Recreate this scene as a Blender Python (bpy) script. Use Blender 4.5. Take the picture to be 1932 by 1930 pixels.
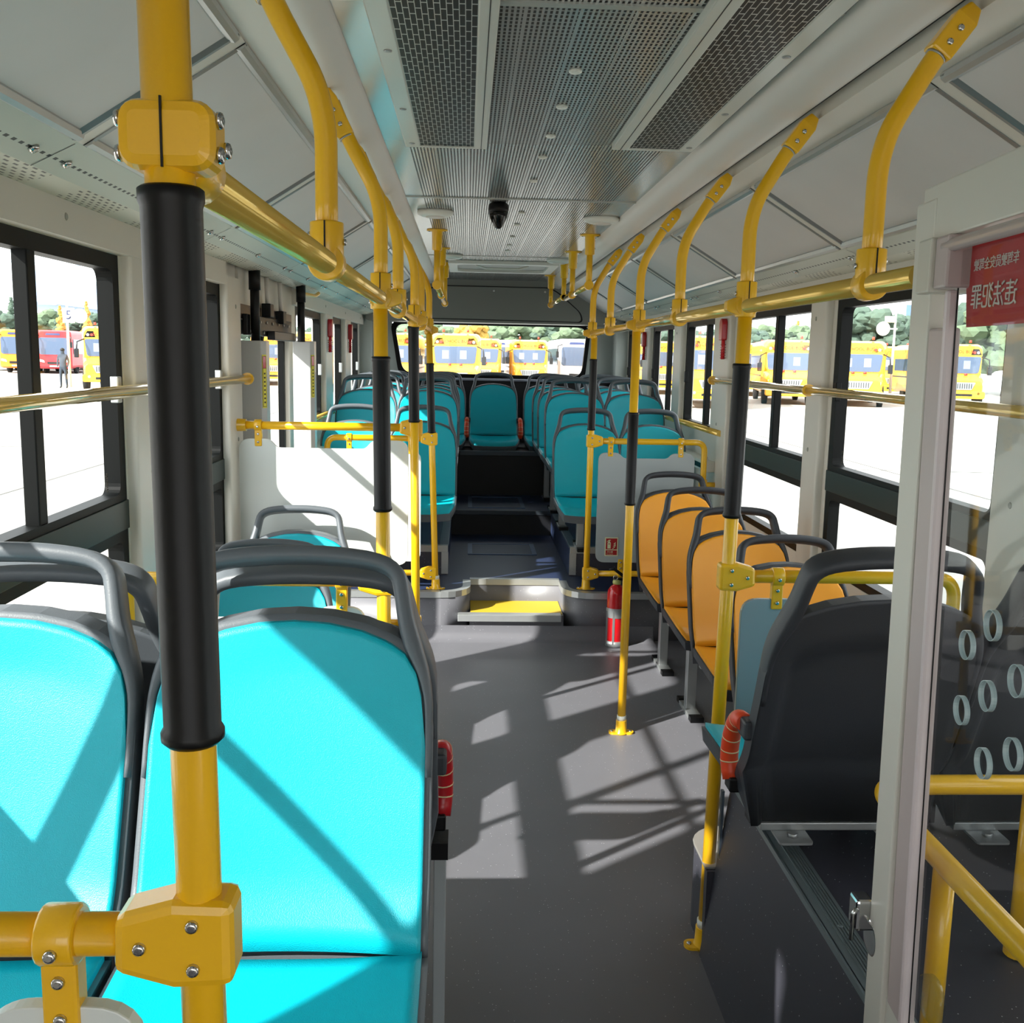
import bpy, bmesh, math, random
from mathutils import Vector, Matrix
random.seed(7)
S = bpy.context.scene
for o in list(bpy.data.objects): bpy.data.objects.remove(o)
COL = S.collection
# ---------------- camera ----------------
CAMZ = 1.55
cam = bpy.data.cameras.new('camera'); camo = bpy.data.objects.new('camera', cam); COL.objects.link(camo)
cam.sensor_fit = 'HORIZONTAL'; cam.sensor_width = 36; cam.lens = 36*1900/1932; cam.clip_start = 0.02; cam.clip_end = 800
R_ = Vector((0.99885156, -0.04364546, 0.01976462)); D_ = Vector((0.01285426, -0.15327869, -0.98809939)); F_ = Vector((0.04615555, 0.98721868, -0.15254163))
M = Matrix((R_, -D_, -F_)).transposed().to_4x4(); M.translation = Vector((0, 0, CAMZ))
camo.matrix_world = M; S.camera = camo
# ---------------- light ----------------
SUN = 9.5; SKY = 2.7
w = bpy.data.worlds.new('sky'); S.world = w; w.use_nodes = True
bg = w.node_tree.nodes['Background']; bg.inputs[0].default_value = (0.95, 0.98, 1.0, 1); bg.inputs[1].default_value = SKY
sl = bpy.data.lights.new('sun', 'SUN'); sl.energy = SUN; sl.angle = math.radians(0.9); sl.color = (1.0, 0.95, 0.88)
so = bpy.data.objects.new('sun', sl); COL.objects.link(so)
so.rotation_mode = 'QUATERNION'; so.rotation_quaternion = Vector((1.145, 0.887, -1.0)).to_track_quat('-Z', 'Y')
so.location = (-8, -6, 9)
S.view_settings.view_transform = 'Standard'; S.view_settings.look = 'None'; S.view_settings.gamma = 1; S.view_settings.exposure = 0.38
S.view_settings.use_curve_mapping = False

# ---------------- materials ----------------
def lin(h):
    h = h.lstrip('#'); c = [int(h[i:i+2], 16)/255 for i in (0, 2, 4)]
    return tuple((x/12.92 if x <= .04045 else ((x+.055)/1.055)**2.4) for x in c)+(1,)
MATS = {}
class NT:
    def __init__(s, mat): s.t = mat.node_tree; s.n = s.t.nodes; s.l = s.t.links
    def val(s, sock, v):
        if isinstance(v, (int, float)): sock.default_value = v
        elif isinstance(v, tuple): sock.default_value = v
        else: s.l.new(v, sock)
    def m(s, op, a, b=0.0, c=0.0):
        n = s.n.new('ShaderNodeMath'); n.operation = op
        for i, v in enumerate((a, b, c)): s.val(n.inputs[i], v)
        return n.outputs[0]
    def xyz(s):
        tc = s.n.new('ShaderNodeTexCoord'); sp = s.n.new('ShaderNodeSeparateXYZ'); s.l.new(tc.outputs['Object'], sp.inputs[0]); return sp.outputs
    def obj(s): return s.n.new('ShaderNodeTexCoord').outputs['Object']
    def mix(s, f, a, b):
        n = s.n.new('ShaderNodeMix'); n.data_type = 'RGBA'; s.val(n.inputs[0], f); s.val(n.inputs[6], a); s.val(n.inputs[7], b); return n.outputs[2]
    def noise(s, scale, detail=3, vec=None):
        n = s.n.new('ShaderNodeTexNoise'); n.inputs['Scale'].default_value = scale; n.inputs['Detail'].default_value = detail
        s.l.new(vec if vec else s.obj(), n.inputs['Vector']); return n.outputs['Fac']
def mat(name, col, rough=.5, metal=0.0, bump=0, bscale=200, spec=.5, var=0, vscale=3, coat=0):
    if name in MATS: return MATS[name]
    m = bpy.data.materials.new(name); m.use_nodes = True; k = NT(m); b = k.n['Principled BSDF']
    c = lin(col) if isinstance(col, str) else col
    b.inputs['Base Color'].default_value = c; b.inputs['Roughness'].default_value = rough; b.inputs['Metallic'].default_value = metal
    b.inputs['Specular IOR Level'].default_value = spec; b.inputs['Coat Weight'].default_value = coat
    if var:
        f = k.noise(vscale, 4); d = tuple(x*(1-var) for x in c[:3])+(1,)
        k.l.new(k.mix(f, d, c), b.inputs['Base Color'])
    if bump:
        bn = k.n.new('ShaderNodeBump'); bn.inputs['Strength'].default_value = bump; bn.inputs['Distance'].default_value = .002
        k.l.new(k.noise(bscale, 2), bn.inputs['Height']); k.l.new(bn.outputs[0], b.inputs['Normal'])
    MATS[name] = m; return m
yellow = mat('yellow_paint', '#F4BC1A', .28, 0, .05, 400, coat=.3, var=.06, vscale=12)
brass = mat('brass_rail', '#E6C05A', .14, .35, coat=.6, var=.1, vscale=8)
black = mat('black_rubber', '#08080A', .42, 0, .2, 60, spec=.3)
chrome = mat('chrome', '#C8C8C8', .12, 1)
steel = mat('dull_steel', '#A9ACAD', .38, .7)
alu = mat('aluminium', '#B9BCBC', .3, .6, var=.1, vscale=30)
cream = mat('cream_panel', '#D6D2C8', .42, var=.04)
pink = mat('cab_stile_reflection_pink', '#BDADAB', .4, var=.04)  # pinkish tint is a reflection painted into the stile colour
cwhite = mat('cove_plastic', '#D8D3CC', .45, var=.04)
board = mat('poster_board', '#D2D0CE', .5, var=.1, vscale=5)
frameblk = mat('window_rubber', '#050707', .5, spec=.15)
framegrn = mat('window_sash', '#142624', .4, spec=.3)
pwhite = mat('partition_white', '#D8DEDC', .35)
pgrey = mat('partition_grey', '#A9B1B2', .35)
teal = mat('teal_plastic', '#00B2C4', .38, 0, .25, 700, var=.05, vscale=20)
orange = mat('orange_plastic', '#F6A41E', .4, 0, .1, 700, var=.05, vscale=10)
shellg = mat('grey_shell_plastic', '#585E64', .42, 0, .1, 500)
shelld = mat('charcoal_shell_plastic', '#32353B', .5, 0, .15, 500)
red = mat('red_paint', '#C3141C', .22, coat=.4)
redp = mat('red_plastic', '#B01A22', .3)
tape = mat('orange_tape', '#E0461F', .42, 0, .3, 60)
tapec = mat('cream_tape_edge', '#D9C79A', .5)
navy = mat('navy_floor_vinyl', '#2B3756', .45, 0, .1, 200, var=.15)
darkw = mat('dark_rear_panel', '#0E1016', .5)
bulk = mat('rear_bulkhead_plastic', '#7A7D78', .5, 0, .1, 300)
white = mat('white_plastic', '#DEE0D8', .4)
ylw = mat('warning_yellow', '#E8DC3A', .5)
stepy = mat('step_yellow_vinyl', '#C9A92E', .55, 0, .2, 300)
inkd = mat('ink_dark', '#3B3320', .6)
txtw = mat('lettering_white', '#E6DAD2', .5)
signc = mat('sign_cream', '#DCE0B8', .5)
def speck(name, base, rough=.45):
    m = mat(name, base, rough); k = NT(m); b = k.n['Principled BSDF']
    v = k.n.new('ShaderNodeTexVoronoi'); v.inputs['Scale'].default_value = 60; k.l.new(k.obj(), v.inputs['Vector'])
    f = k.m('LESS_THAN', v.outputs['Distance'], .07)
    base_c = lin(base); d = tuple(x*.8 for x in base_c[:3])+(1,)
    c = k.mix(k.noise(4, 5), d, base_c)
    k.l.new(k.mix(f, c, (.55, .55, .57, 1)), b.inputs['Base Color']); return m
floorm = speck('speckled_grey_vinyl', '#6A6A70', .42)
darkf = speck('speckled_dark_vinyl', '#3C3C45', .45)
# glass
def glassm(name, tint, g=.07):
    m = bpy.data.materials.new(name); m.use_nodes = True; k = NT(m); out = k.n['Material Output']; k.n.remove(k.n['Principled BSDF'])
    t = k.n.new('ShaderNodeBsdfTransparent'); t.inputs[0].default_value = tint
    gl = k.n.new('ShaderNodeBsdfGlossy'); gl.inputs['Roughness'].default_value = .02
    fr = k.n.new('ShaderNodeLayerWeight'); fr.inputs[0].default_value = .5
    mx = k.n.new('ShaderNodeMixShader'); k.l.new(k.m('ADD', k.m('MULTIPLY', k.m('POWER', fr.outputs['Facing'], 4), g*4), g*.5), mx.inputs[0]); k.l.new(t.outputs[0], mx.inputs[1]); k.l.new(gl.outputs[0], mx.inputs[2])
    k.l.new(mx.outputs[0], out.inputs[0]); MATS[name] = m; return m
glass = glassm('window_glass', (.95, .98, .97, 1), .06)
cabglass = glassm('cab_glass', (.84, .88, .88, 1), .07)
# perforated ceiling
def ceilmat():
    m = mat('perforated_ceiling', '#BDBDBA', .26, .55); k = NT(m); b = k.n['Principled BSDF']; x, y, z = k.xyz()
    fx = k.m('FRACT', k.m('MULTIPLY', x, 1/.0105)); fy = k.m('FRACT', k.m('MULTIPLY', y, 1/.022))
    a = k.m('LESS_THAN', fx, .50); c = k.m('LESS_THAN', fy, .74)
    g = k.m('LESS_THAN', k.m('FRACT', k.m('MULTIPLY', x, 1/.105)), .93)
    inr = k.m('MULTIPLY', k.m('GREATER_THAN', x, -.19), k.m('LESS_THAN', x, .60))
    f = k.m('MULTIPLY', k.m('MULTIPLY', a, c), k.m('MULTIPLY', g, inr))
    k.l.new(k.mix(f, lin('#BDBDBA'), (.02, .02, .02, 1)), b.inputs['Base Color'])
    k.l.new(k.m('ADD', k.m('MULTIPLY', f, .5), .24), b.inputs['Roughness']); return m
def grillemat():
    m = mat('slotted_grille', '#B5B7B2', .35, .2); k = NT(m); b = k.n['Principled BSDF']; x, y, z = k.xyz()
    xs = k.m('MULTIPLY', x, 1/.0115); fx = k.m('FRACT', xs); row = k.m('MODULO', k.m('FLOOR', k.m('ADD', xs, 100)), 2)
    fy = k.m('FRACT', k.m('ADD', k.m('MULTIPLY', y, 1/.062), k.m('MULTIPLY', row, .5)))
    a = k.m('LESS_THAN', k.m('ABSOLUTE', k.m('SUBTRACT', fx, .5)), .43); c = k.m('LESS_THAN', k.m('ABSOLUTE', k.m('SUBTRACT', fy, .5)), .46)
    f = k.m('MULTIPLY', a, c)
    k.l.new(k.mix(f, lin('#B5B7B2'), (.008, .008, .008, 1)), b.inputs['Base Color']); k.l.new(k.m('SUBTRACT', .5, k.m('MULTIPLY', f, .45)), b.inputs['Specular IOR Level']); return m
def slotmat(name, base, x0, x1, pitch, duty, axis=0):   # a single row of dark slots in a strip
    m = mat(name, base, .42); k = NT(m); b = k.n['Principled BSDF']; c3 = k.xyz(); x, y, z = c3
    lo, hi = min(x0, x1), max(x0, x1)
    inr = k.m('MULTIPLY', k.m('GREATER_THAN', x, lo), k.m('LESS_THAN', x, hi))
    a = k.m('LESS_THAN', k.m('FRACT', k.m('MULTIPLY', y, 1/pitch)), duty)
    k.l.new(k.mix(k.m('MULTIPLY', a, inr), lin(base), (.01, .01, .01, 1)), b.inputs['Base Color']); return m
def perfstrip():
    m = mat('perforated_strip', '#C9C9BC', .42); k = NT(m); b = k.n['Principled BSDF']; x, y, z = k.xyz()
    xs = k.m('MULTIPLY', x, 1/.011); row = k.m('MODULO', k.m('FLOOR', k.m('ADD', xs, 200)), 2)
    a = k.m('LESS_THAN', k.m('FRACT', xs), .4); c = k.m('LESS_THAN', k.m('FRACT', k.m('ADD', k.m('MULTIPLY', y, 1/.04), k.m('MULTIPLY', row, .5))), .5)
    g = k.m('LESS_THAN', k.m('FRACT', k.m('MULTIPLY', y, 1/.46)), .62)
    f = k.m('MULTIPLY', k.m('MULTIPLY', a, c), g)
    k.l.new(k.mix(f, lin('#C9C9BC'), (.09, .09, .08, 1)), b.inputs['Base Color']); return m
ceilm = ceilmat(); grillem = grillemat(); perfm = perfstrip()
slotL = slotmat('slotted_strip_left', '#B9C0B6', -.797, -.790, .030, .5); slotR = slotmat('slotted_strip_right', '#B9BDB2', 1.255, 1.262, .030, .5)

# ---------------- mesh helpers ----------------
class MB:
    def __init__(s): s.v = []; s.f = []; s.sm = []
    def add(s, vs, fs, smooth=False):
        n = len(s.v); s.v += [tuple(v) for v in vs]
        for i, f in enumerate(fs):
            s.f.append(tuple(j+n for j in f)); s.sm.append(smooth if isinstance(smooth, bool) else smooth[i])
        return s
    def box(s, x0, x1, y0, y1, z0, z1):
        v = [(x, y, z) for x in (x0, x1) for y in (y0, y1) for z in (z0, z1)]
        return s.add(v, [(0, 1, 3, 2), (4, 6, 7, 5), (0, 4, 5, 1), (2, 3, 7, 6), (0, 2, 6, 4), (1, 5, 7, 3)])
    def tube(s, path, r, n=16, caps=True, sq=None):
        P = [Vector(p) for p in path]; rr = r if isinstance(r, (list, tuple)) else [r]*len(P)
        t0 = (P[1]-P[0]).normalized(); up = Vector((0, 0, 1)) if abs(t0.z) < .9 else Vector((1, 0, 0))
        a = t0.cross(up).normalized(); rings = []
        for i, p in enumerate(P):
            t = (P[min(i+1, len(P)-1)]-P[max(i-1, 0)]).normalized(); a = (a-t*a.dot(t)).normalized(); b = t.cross(a)
            ring = []
            for k in range(n):
                th = 2*math.pi*k/n; ca, sa = math.cos(th), math.sin(th)
                ra, rb = (rr[i], rr[i]) if not sq else (sq[0]*rr[i], sq[1]*rr[i])
                ring.append(p+a*(ca*ra)+b*(sa*rb))
            rings.append(ring)
        vs = [v for r_ in rings for v in r_]; fs = []; sm = []
        for i in range(len(P)-1):
            for k in range(n):
                k2 = (k+1) % n; fs.append((i*n+k, i*n+k2, (i+1)*n+k2, (i+1)*n+k)); sm.append(True)
        if caps:
            fs.append(tuple(range(n-1, -1, -1))); fs.append(tuple(range((len(P)-1)*n, len(P)*n))); sm += [False, False]
        return s.add(vs, fs, sm)
    def lathe(s, c, prof, axis=(0, 0, 1), n=24):
        ax = Vector(axis).normalized(); c = Vector(c); return s.tube([c+ax*h for r, h in prof], [max(r, 1e-4) for r, h in prof], n) if False else s._lathe(c, prof, ax, n)
    def _lathe(s, c, prof, ax, n):
        up = Vector((0, 0, 1)) if abs(ax.z) < .9 else Vector((1, 0, 0)); a = ax.cross(up).normalized(); b = ax.cross(a); vs = []; fs = []; sm = []
        for r, h in prof:
            for k in range(n):
                th = 2*math.pi*k/n; vs.append(c+ax*h+(a*math.cos(th)+b*math.sin(th))*max(r, 1e-5))
        for i in range(len(prof)-1):
            for k in range(n):
                k2 = (k+1) % n; fs.append((i*n+k, i*n+k2, (i+1)*n+k2, (i+1)*n+k)); sm.append(abs(prof[i][1]-prof[i+1][1]) > 1e-6)
        fs.append(tuple(range(n-1, -1, -1))); fs.append(tuple(range((len(prof)-1)*n, len(prof)*n))); sm += [False, False]
        return s.add(vs, fs, sm)
    def prism(s, poly, a0, a1, plane='XZ', smooth=False):   # polygon extruded along the third axis
        n = len(poly)
        def pt(u, v, w_): return {'XZ': (u, w_, v), 'YZ': (w_, u, v), 'XY': (u, v, w_)}[plane]
        vs = [pt(u, v, a0) for u, v in poly]+[pt(u, v, a1) for u, v in poly]
        fs = [tuple(range(n-1, -1, -1)), tuple(range(n, 2*n))]; sm = [False, False]
        for i in range(n):
            j = (i+1) % n; fs.append((i, j, n+j, n+i)); sm.append(smooth)
        return s.add(vs, fs, sm)
    def ring(s, outer, inner, a0, a1, plane='XZ'):
        n = len(outer)
        def pt(u, v, w_): return {'XZ': (u, w_, v), 'YZ': (w_, u, v), 'XY': (u, v, w_)}[plane]
        vs = [pt(u, v, a0) for u, v in outer]+[pt(u, v, a0) for u, v in inner]+[pt(u, v, a1) for u, v in outer]+[pt(u, v, a1) for u, v in inner]; fs = []
        for i in range(n):
            j = (i+1) % n
            fs += [(i, j, n+j, n+i), (2*n+i, 3*n+i, 3*n+j, 2*n+j), (i, 2*n+i, 2*n+j, j), (n+i, n+j, 3*n+j, 3*n+i)]
        return s.add(vs, fs)
    def grid(s, P, thick=None, smooth=True):   # P[i][j] points
        ni, nj = len(P), len(P[0]); vs = [p for row in P for p in row]
        fs = [(i*nj+j, i*nj+j+1, (i+1)*nj+j+1, (i+1)*nj+j) for i in range(ni-1) for j in range(nj-1)]
        return s.add(vs, fs, smooth)
    def slab(s, A, B):   # closed body between two grids
        ni, nj = len(A), len(A[0]); n = ni*nj; vs = [p for r in A for p in r]+[p for r in B for p in r]; fs = []; sm = []
        for i in range(ni-1):
            for j in range(nj-1):
                q = (i*nj+j, i*nj+j+1, (i+1)*nj+j+1, (i+1)*nj+j); fs.append(q); fs.append(tuple(n+k for k in reversed(q))); sm += [True, True]
        edge = [(0, j) for j in range(nj)]+[(i, nj-1) for i in range(1, ni)]+[(ni-1, j) for j in range(nj-2, -1, -1)]+[(i, 0) for i in range(ni-2, 0, -1)]
        ids = [i*nj+j for i, j in edge]
        for a in range(len(ids)):
            b = (a+1) % len(ids); fs.append((ids[b], ids[a], n+ids[a], n+ids[b])); sm.append(False)
        return s.add(vs, fs, sm)
    def mesh(s, name):
        me = bpy.data.meshes.new(name); me.from_pydata(s.v, [], s.f); me.update()
        for p, q in zip(me.polygons, s.sm): p.use_smooth = q
        bm = bmesh.new(); bm.from_mesh(me); bmesh.ops.recalc_face_normals(bm, faces=bm.faces); bm.to_mesh(me); bm.free()
        return me
def tag(o, label=None, cat=None, group=None, kind=None):
    if label: o['label'] = label
    if cat: o['category'] = cat
    if group: o['group'] = group
    if kind: o['kind'] = kind
    return o
def obj(name, mb, m, parent=None, bevel=0, label=None):
    me = mb.mesh(name) if isinstance(mb, MB) else mb
    o = bpy.data.objects.new(name, me); COL.objects.link(o)
    if not len(me.materials): me.materials.append(m)
    if parent is not None:
        o.parent = parent; p = parent; off = Vector((0, 0, 0))
        while p is not None: off += p.location; p = p.parent
        if not parent.get('_local') and parent.type == 'EMPTY': o.location = -off
    if bevel:
        b = o.modifiers.new('bevel', 'BEVEL'); b.width = bevel; b.segments = 2; b.limit_method = 'ANGLE'; b.angle_limit = .6
    if label: o['label'] = label
    return o
def thing(name, label, cat, loc=(0, 0, 0), group=None, local=False):
    o = bpy.data.objects.new(name, None); COL.objects.link(o); o.location = loc; o.empty_display_size = .1
    if local: LOCAL.add(o.name)
    return tag(o, label, cat, group)
LOCAL = set()
_obj = obj
def obj(name, mb, m, parent=None, bevel=0, label=None):
    o = _obj(name, mb, m, None, bevel, label)
    if parent is not None:
        o.parent = parent
        root = parent
        if parent.type == 'EMPTY' and parent.name not in LOCAL: o.location = -parent.location
    return o
def struct(name, mb, m, parent=None, bevel=0):
    o = obj(name, mb, m, parent, bevel)
    if parent is None: o['kind'] = 'structure'
    return o
def dup(root, loc, rotz=0, label=None, group=None, skip=()):
    def cp(o, par):
        c = o.copy(); COL.objects.link(c); c.parent = par
        for ch in o.children:
            cp(ch, c)
        return c
    r = cp(root, None); r.location = loc; r.rotation_euler = (0, 0, rotz)
    if label: r['label'] = label
    if group: r['group'] = group
    return r
def rrect(u0, u1, v0, v1, r, n=5):
    pts = []
    for cx, cy, a0 in ((u1-r, v1-r, 0), (u0+r, v1-r, 90), (u0+r, v0+r, 180), (u1-r, v0+r, 270)):
        for k in range(n+1):
            a = math.radians(a0+90*k/n); pts.append((cx+r*math.cos(a), cy+r*math.sin(a)))
    return pts
def roundpoly(pts, r, n=5):
    out = []; N = len(pts)
    for i in range(N):
        p0, p1, p2 = Vector(pts[i-1]), Vector(pts[i]), Vector(pts[(i+1) % N])
        rr = r[i] if isinstance(r, (list, tuple)) else r
        if rr <= 0: out.append(tuple(p1)); continue
        a = (p0-p1); b = (p2-p1); d = min(rr, a.length*.48, b.length*.48); A = p1+a.normalized()*d; B = p1+b.normalized()*d
        for k in range(n+1):
            t = k/n; q = A*(1-t)**2+p1*2*t*(1-t)+B*t*t; out.append(tuple(q))
    return out
def bez(pts, n=8):   # smooth a polyline by corner rounding
    out = [Vector(pts[0])]; P = [Vector(p) for p in pts]
    for i in range(1, len(P)-1):
        a = P[i-1]-P[i]; b = P[i+1]-P[i]; d = min(a.length, b.length)*.49
        A = P[i]+a.normalized()*d; B = P[i]+b.normalized()*d
        for k in range(n+1):
            t = k/n; out.append(A*(1-t)**2+P[i]*2*t*(1-t)+B*t*t)
    out.append(P[-1]); return out
def text_mesh(body, size, depth=.0006):
    c = bpy.data.curves.new('lettering', 'FONT'); c.body = body; c.size = size; c.extrude = depth; c.align_x = 'CENTER'; c.align_y = 'CENTER'; c.resolution_u = 3
    o = bpy.data.objects.new('lettering', c); COL.objects.link(o)
    dg = bpy.context.evaluated_depsgraph_get(); me = bpy.data.meshes.new_from_object(o.evaluated_get(dg)); bpy.data.objects.remove(o); bpy.data.curves.remove(c)
    return me
def text(body, size, mtx, m, parent=None, name='lettering', sx=1):
    me = text_mesh(body, size); me.transform(mtx @ Matrix.Diagonal((sx, 1, 1, 1))); me.materials.clear(); me.materials.append(m)
    return obj(name, me, m, parent)
def facing(loc, right, up):   # matrix placing XY text plane
    r = Vector(right).normalized(); u = Vector(up).normalized(); n = r.cross(u)
    mt = Matrix((r, u, n)).transposed().to_4x4(); mt.translation = Vector(loc); return mt
BOLT = None
def bolt(p, n, parent, r=.0052, m=chrome):
    mb = MB(); mb.lathe(p, [(r, 0), (r, .002), (r*.85, .0036), (r*.5, .0042)], n, 12); mb.lathe(Vector(p)+Vector(n).normalized()*.0043, [(r*.42, 0), (r*.42, .0002)], n, 6)
    return obj('bolt', mb, m, parent)

# ================= BUS SHELL =================
XL, XR, YR = -.94, 1.41, 9.2
YF = -1.9
# floors
mb = MB(); mb.box(XL-.05, XR+.05, YF, 5.45, -.06, 0); struct('floor', mb, floorm)
# raised platform with curved front corners and recessed step
H1 = .264; H2 = .44; H3 = .79; YP = 5.39
def arc(cx, cy, r, a0, a1, n=6): return [(cx+r*math.cos(math.radians(a0+(a1-a0)*k/n)), cy+r*math.sin(math.radians(a0+(a1-a0)*k/n))) for k in range(n+1)]
lipL = [(XL, YP)]+[(-.13, YP)]+arc(-.13, YP+.16, .16, -90, 0)+[(.03, 5.72)]
lipR = [(.55, 5.72)]+arc(.71, YP+.16, .16, 180, 270)+[(XR, YP)]
plan = lipL+lipR+[(XR, 7.25), (XL, 7.25)]
mb = MB(); mb.prism(plan, 0, H1, 'XY', True); struct('floor', mb, floorm)
mb = MB(); mb.prism([(XL, YP+.005), (-.13, YP+.005)]+arc(-.13, YP+.165, .16, -90, 0)+[(.03, 5.73), (.55, 5.73)]+arc(.71, YP+.165, .16, 180, 270)+[(XR, YP+.005), (XR, 7.25), (XL, 7.25)], H1, H1+.003, 'XY'); struct('floor', mb, navy)
# step tread
mb = MB(); mb.box(.03, .55, 5.40, 5.73, 0, .135); struct('floor', mb, floorm)
mb = MB(); mb.box(.035, .545, 5.43, 5.72, .135, .139); struct('trim_1', mb, stepy)
mb = MB(); mb.box(-.035, .535, 5.375, 5.435, .105, .143); struct('trim_2', mb, alu, bevel=.002)
# cove base at the front of the platform
mb = MB()
cv = [(0, -.07), (.004, -.035), (.018, -.014), (.045, -.003), (.08, 0)]
A = [[(x, YP+dy, z) for z, dy in cv] for x in (-.70, -.3, .03, .55, .9, 1.05)]
mb.grid(A); struct('baseboard_platform', mb, floorm)
# aluminium lip strips
def strip(name, path, w, h, m=alu):
    mb = MB(); n = len(path)
    P = [Vector((x, y, 0)) for x, y, z in path]; outs = []; ins = []
    for i, p in enumerate(path):
        t = (P[min(i+1, n-1)]-P[max(i-1, 0)]).normalized(); nn = Vector((t.y, -t.x, 0)); q = Vector(p); outs.append(q+nn*.004); ins.append(q-nn*w)
    top = .004
    vs = []; 
    for o_, i_ in zip(outs, ins): vs += [o_+Vector((0, 0, top)), i_+Vector((0, 0, top)), o_-Vector((0, 0, h)), i_+Vector((0, 0, -.002))]
    fs = []
    for i in range(n-1):
        a = 4*i; b = 4*i+4; fs += [(a, b, b+1, a+1), (a+2, b+2, b, a), (a+1, b+1, b+3, a+3), (a+3, b+3, b+2, a+2)]
    fs += [(0, 1, 3, 2), (4*n-4, 4*n-2, 4*n-1, 4*n-3)]
    mb.add(vs, fs); return struct(name, mb, m)
strip('trim_3', [(x, y, H1) for x, y in [(XL+.02, YP), (-.13, YP)]+arc(-.13, YP+.16, .16, -90, 0)+[(.03, 5.70)]], .04, .03)
strip('trim_4', [(x, y, H1) for x, y in [(.55, 5.70)]+arc(.71, YP+.16, .16, 180, 270)+[(XR-.02, YP)]], .04, .03)
strip('trim_5', [(.03, 5.72, H1), (.55, 5.72, H1)], .035, .03)
# plinths and second/third floors
PX0, PX1, PY = -.10, .62, 5.83
for nm, a, b in (('l', XL, PX0), ('r', PX1, XR)):
    mb = MB(); mb.box(a, b, PY, 7.2, H1, H2); struct('floor', mb, navy)
    mb = MB(); mb.box(a, b, PY-.004, PY, H1+.003, H2-.03); struct('trim_6', mb, darkf)
    xe = b if nm == 'l' else a; sg = 1 if nm == 'l' else -1
    mb = MB(); mb.box(a, b, PY-.008, PY+.03, H2-.036, H2+.004); struct('trim_7', mb, alu, bevel=.002)
    mb = MB(); mb.box(min(xe+sg*.002, xe-sg*.038), max(xe+sg*.002, xe-sg*.038), PY-.008, PY, H1+.01, H2-.036); mb.lathe((xe-sg*.018, PY-.008, H1+.035), [(.005, 0), (.004, .003)], (0, -1, 0), 10); mb.lathe((xe-sg*.018, PY-.008, H2-.06), [(.005, 0), (.004, .003)], (0, -1, 0), 10); struct('trim_8', mb, alu)
    mb = MB(); mb.box(min(xe+sg*.003, xe-sg*.05), max(xe+sg*.003, xe-sg*.05), PY+.03, 7.2, H2-.012, H2+.004); struct('trim_9', mb, mat('bluish_alu', '#5D6B78', .4, .4), bevel=.002)
mb = MB(); mb.box(XL, XR, 7.2, 8.05, .0, H2); struct('floor', mb, navy)
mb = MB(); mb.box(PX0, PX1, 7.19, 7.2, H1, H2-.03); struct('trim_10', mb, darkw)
mb = MB(); mb.box(PX0, PX1, 7.185, 7.22, H2-.025, H2+.004); struct('trim_11', mb, mat('dark_alu', '#3F474F', .4, .4), bevel=.002)
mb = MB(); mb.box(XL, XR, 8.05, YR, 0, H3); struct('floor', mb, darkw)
mb = MB(); mb.box(PX0+.05, PX1-.03, 8.035, 8.07, H3-.03, H3+.004); struct('trim_12', mb, MATS['dark_alu'], bevel=.002)
def hatch(n, x0, x1, y0, y1, z):
    mb = MB(); e = .03
    mb.ring(rrect(x0, x1, y0, y1, .008), rrect(x0+e, x1-e, y0+e*.5, y1-e*.5, .006), z, z+.006, 'XY'); o = struct(n, mb, mat('hatch_rim', '#5A6F92', .35, .3))
    mb = MB(); mb.box(x0+e, x1-e, y0+e*.5, y1-e*.5, z+.0005, z+.003); obj('hatch_lid', mb, navy, o)
hatch('trim_13', .018, .470, 6.44, 6.81, H1+.003); hatch('trim_14', .018, .44, 7.33, 7.90, H2)
# wheel-arch boxes
def archbox(nm, pts, y0, y1, m):
    mb = MB(); mb.prism(pts, y0, y1, 'XZ'); return struct(nm, mb, m)
archbox('floor', [(.63, 0), (XR, 0), (XR, .48), (.70, .48), (.69, .47)], .55, 2.42, darkf)
archbox('floor', [(XL, 0), (-.17, 0), (-.22, .44), (-.24, .45), (XL, .45)], .3, 2.42, darkf)
mb = MB()
for k in range(6): mb.box(.712+k*.0062, .7155+k*.0062, .56, 2.40, .484, .4865)
mb.box(.695, .752, .56, 2.41, .478, .484); mb.box(.690, .697, .56, 2.41, .455, .484)
for y in (1.75, 2.1): mb.lathe((.725, y, .4865), [(.006, 0), (.004, .002)], (0, 0, 1), 10)
struct('trim_15', mb, mat('ribbed_alu', '#7E8A8E', .35, .5))
mb = MB(); mb.box(.665, .672, 2.41, 2.425, .01, .46); struct('trim_16', mb, MATS['bluish_alu'])
lowp = arc(.74, 2.56, .10, 180, 90, 6)
mb = MB(); mb.prism([(.64, 2.42)]+[(x, y) for x, y in lowp]+[(XR, 2.66), (XR, 2.42)], 0, .235, 'XY'); struct('floor', mb, darkf)
mb = MB(); mb.prism([(.636, 2.43)]+arc(.74, 2.56, .104, 180, 90, 6)+[(.9, 2.664), (.9, 2.6), (.75, 2.6)]+arc(.75, 2.55, .05, 90, 180, 4)+[(.70, 2.43)], .235, .243, 'XY'); struct('trim_17', mb, mat('worn_alu', '#8E8B86', .45, .4), bevel=.002)

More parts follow.
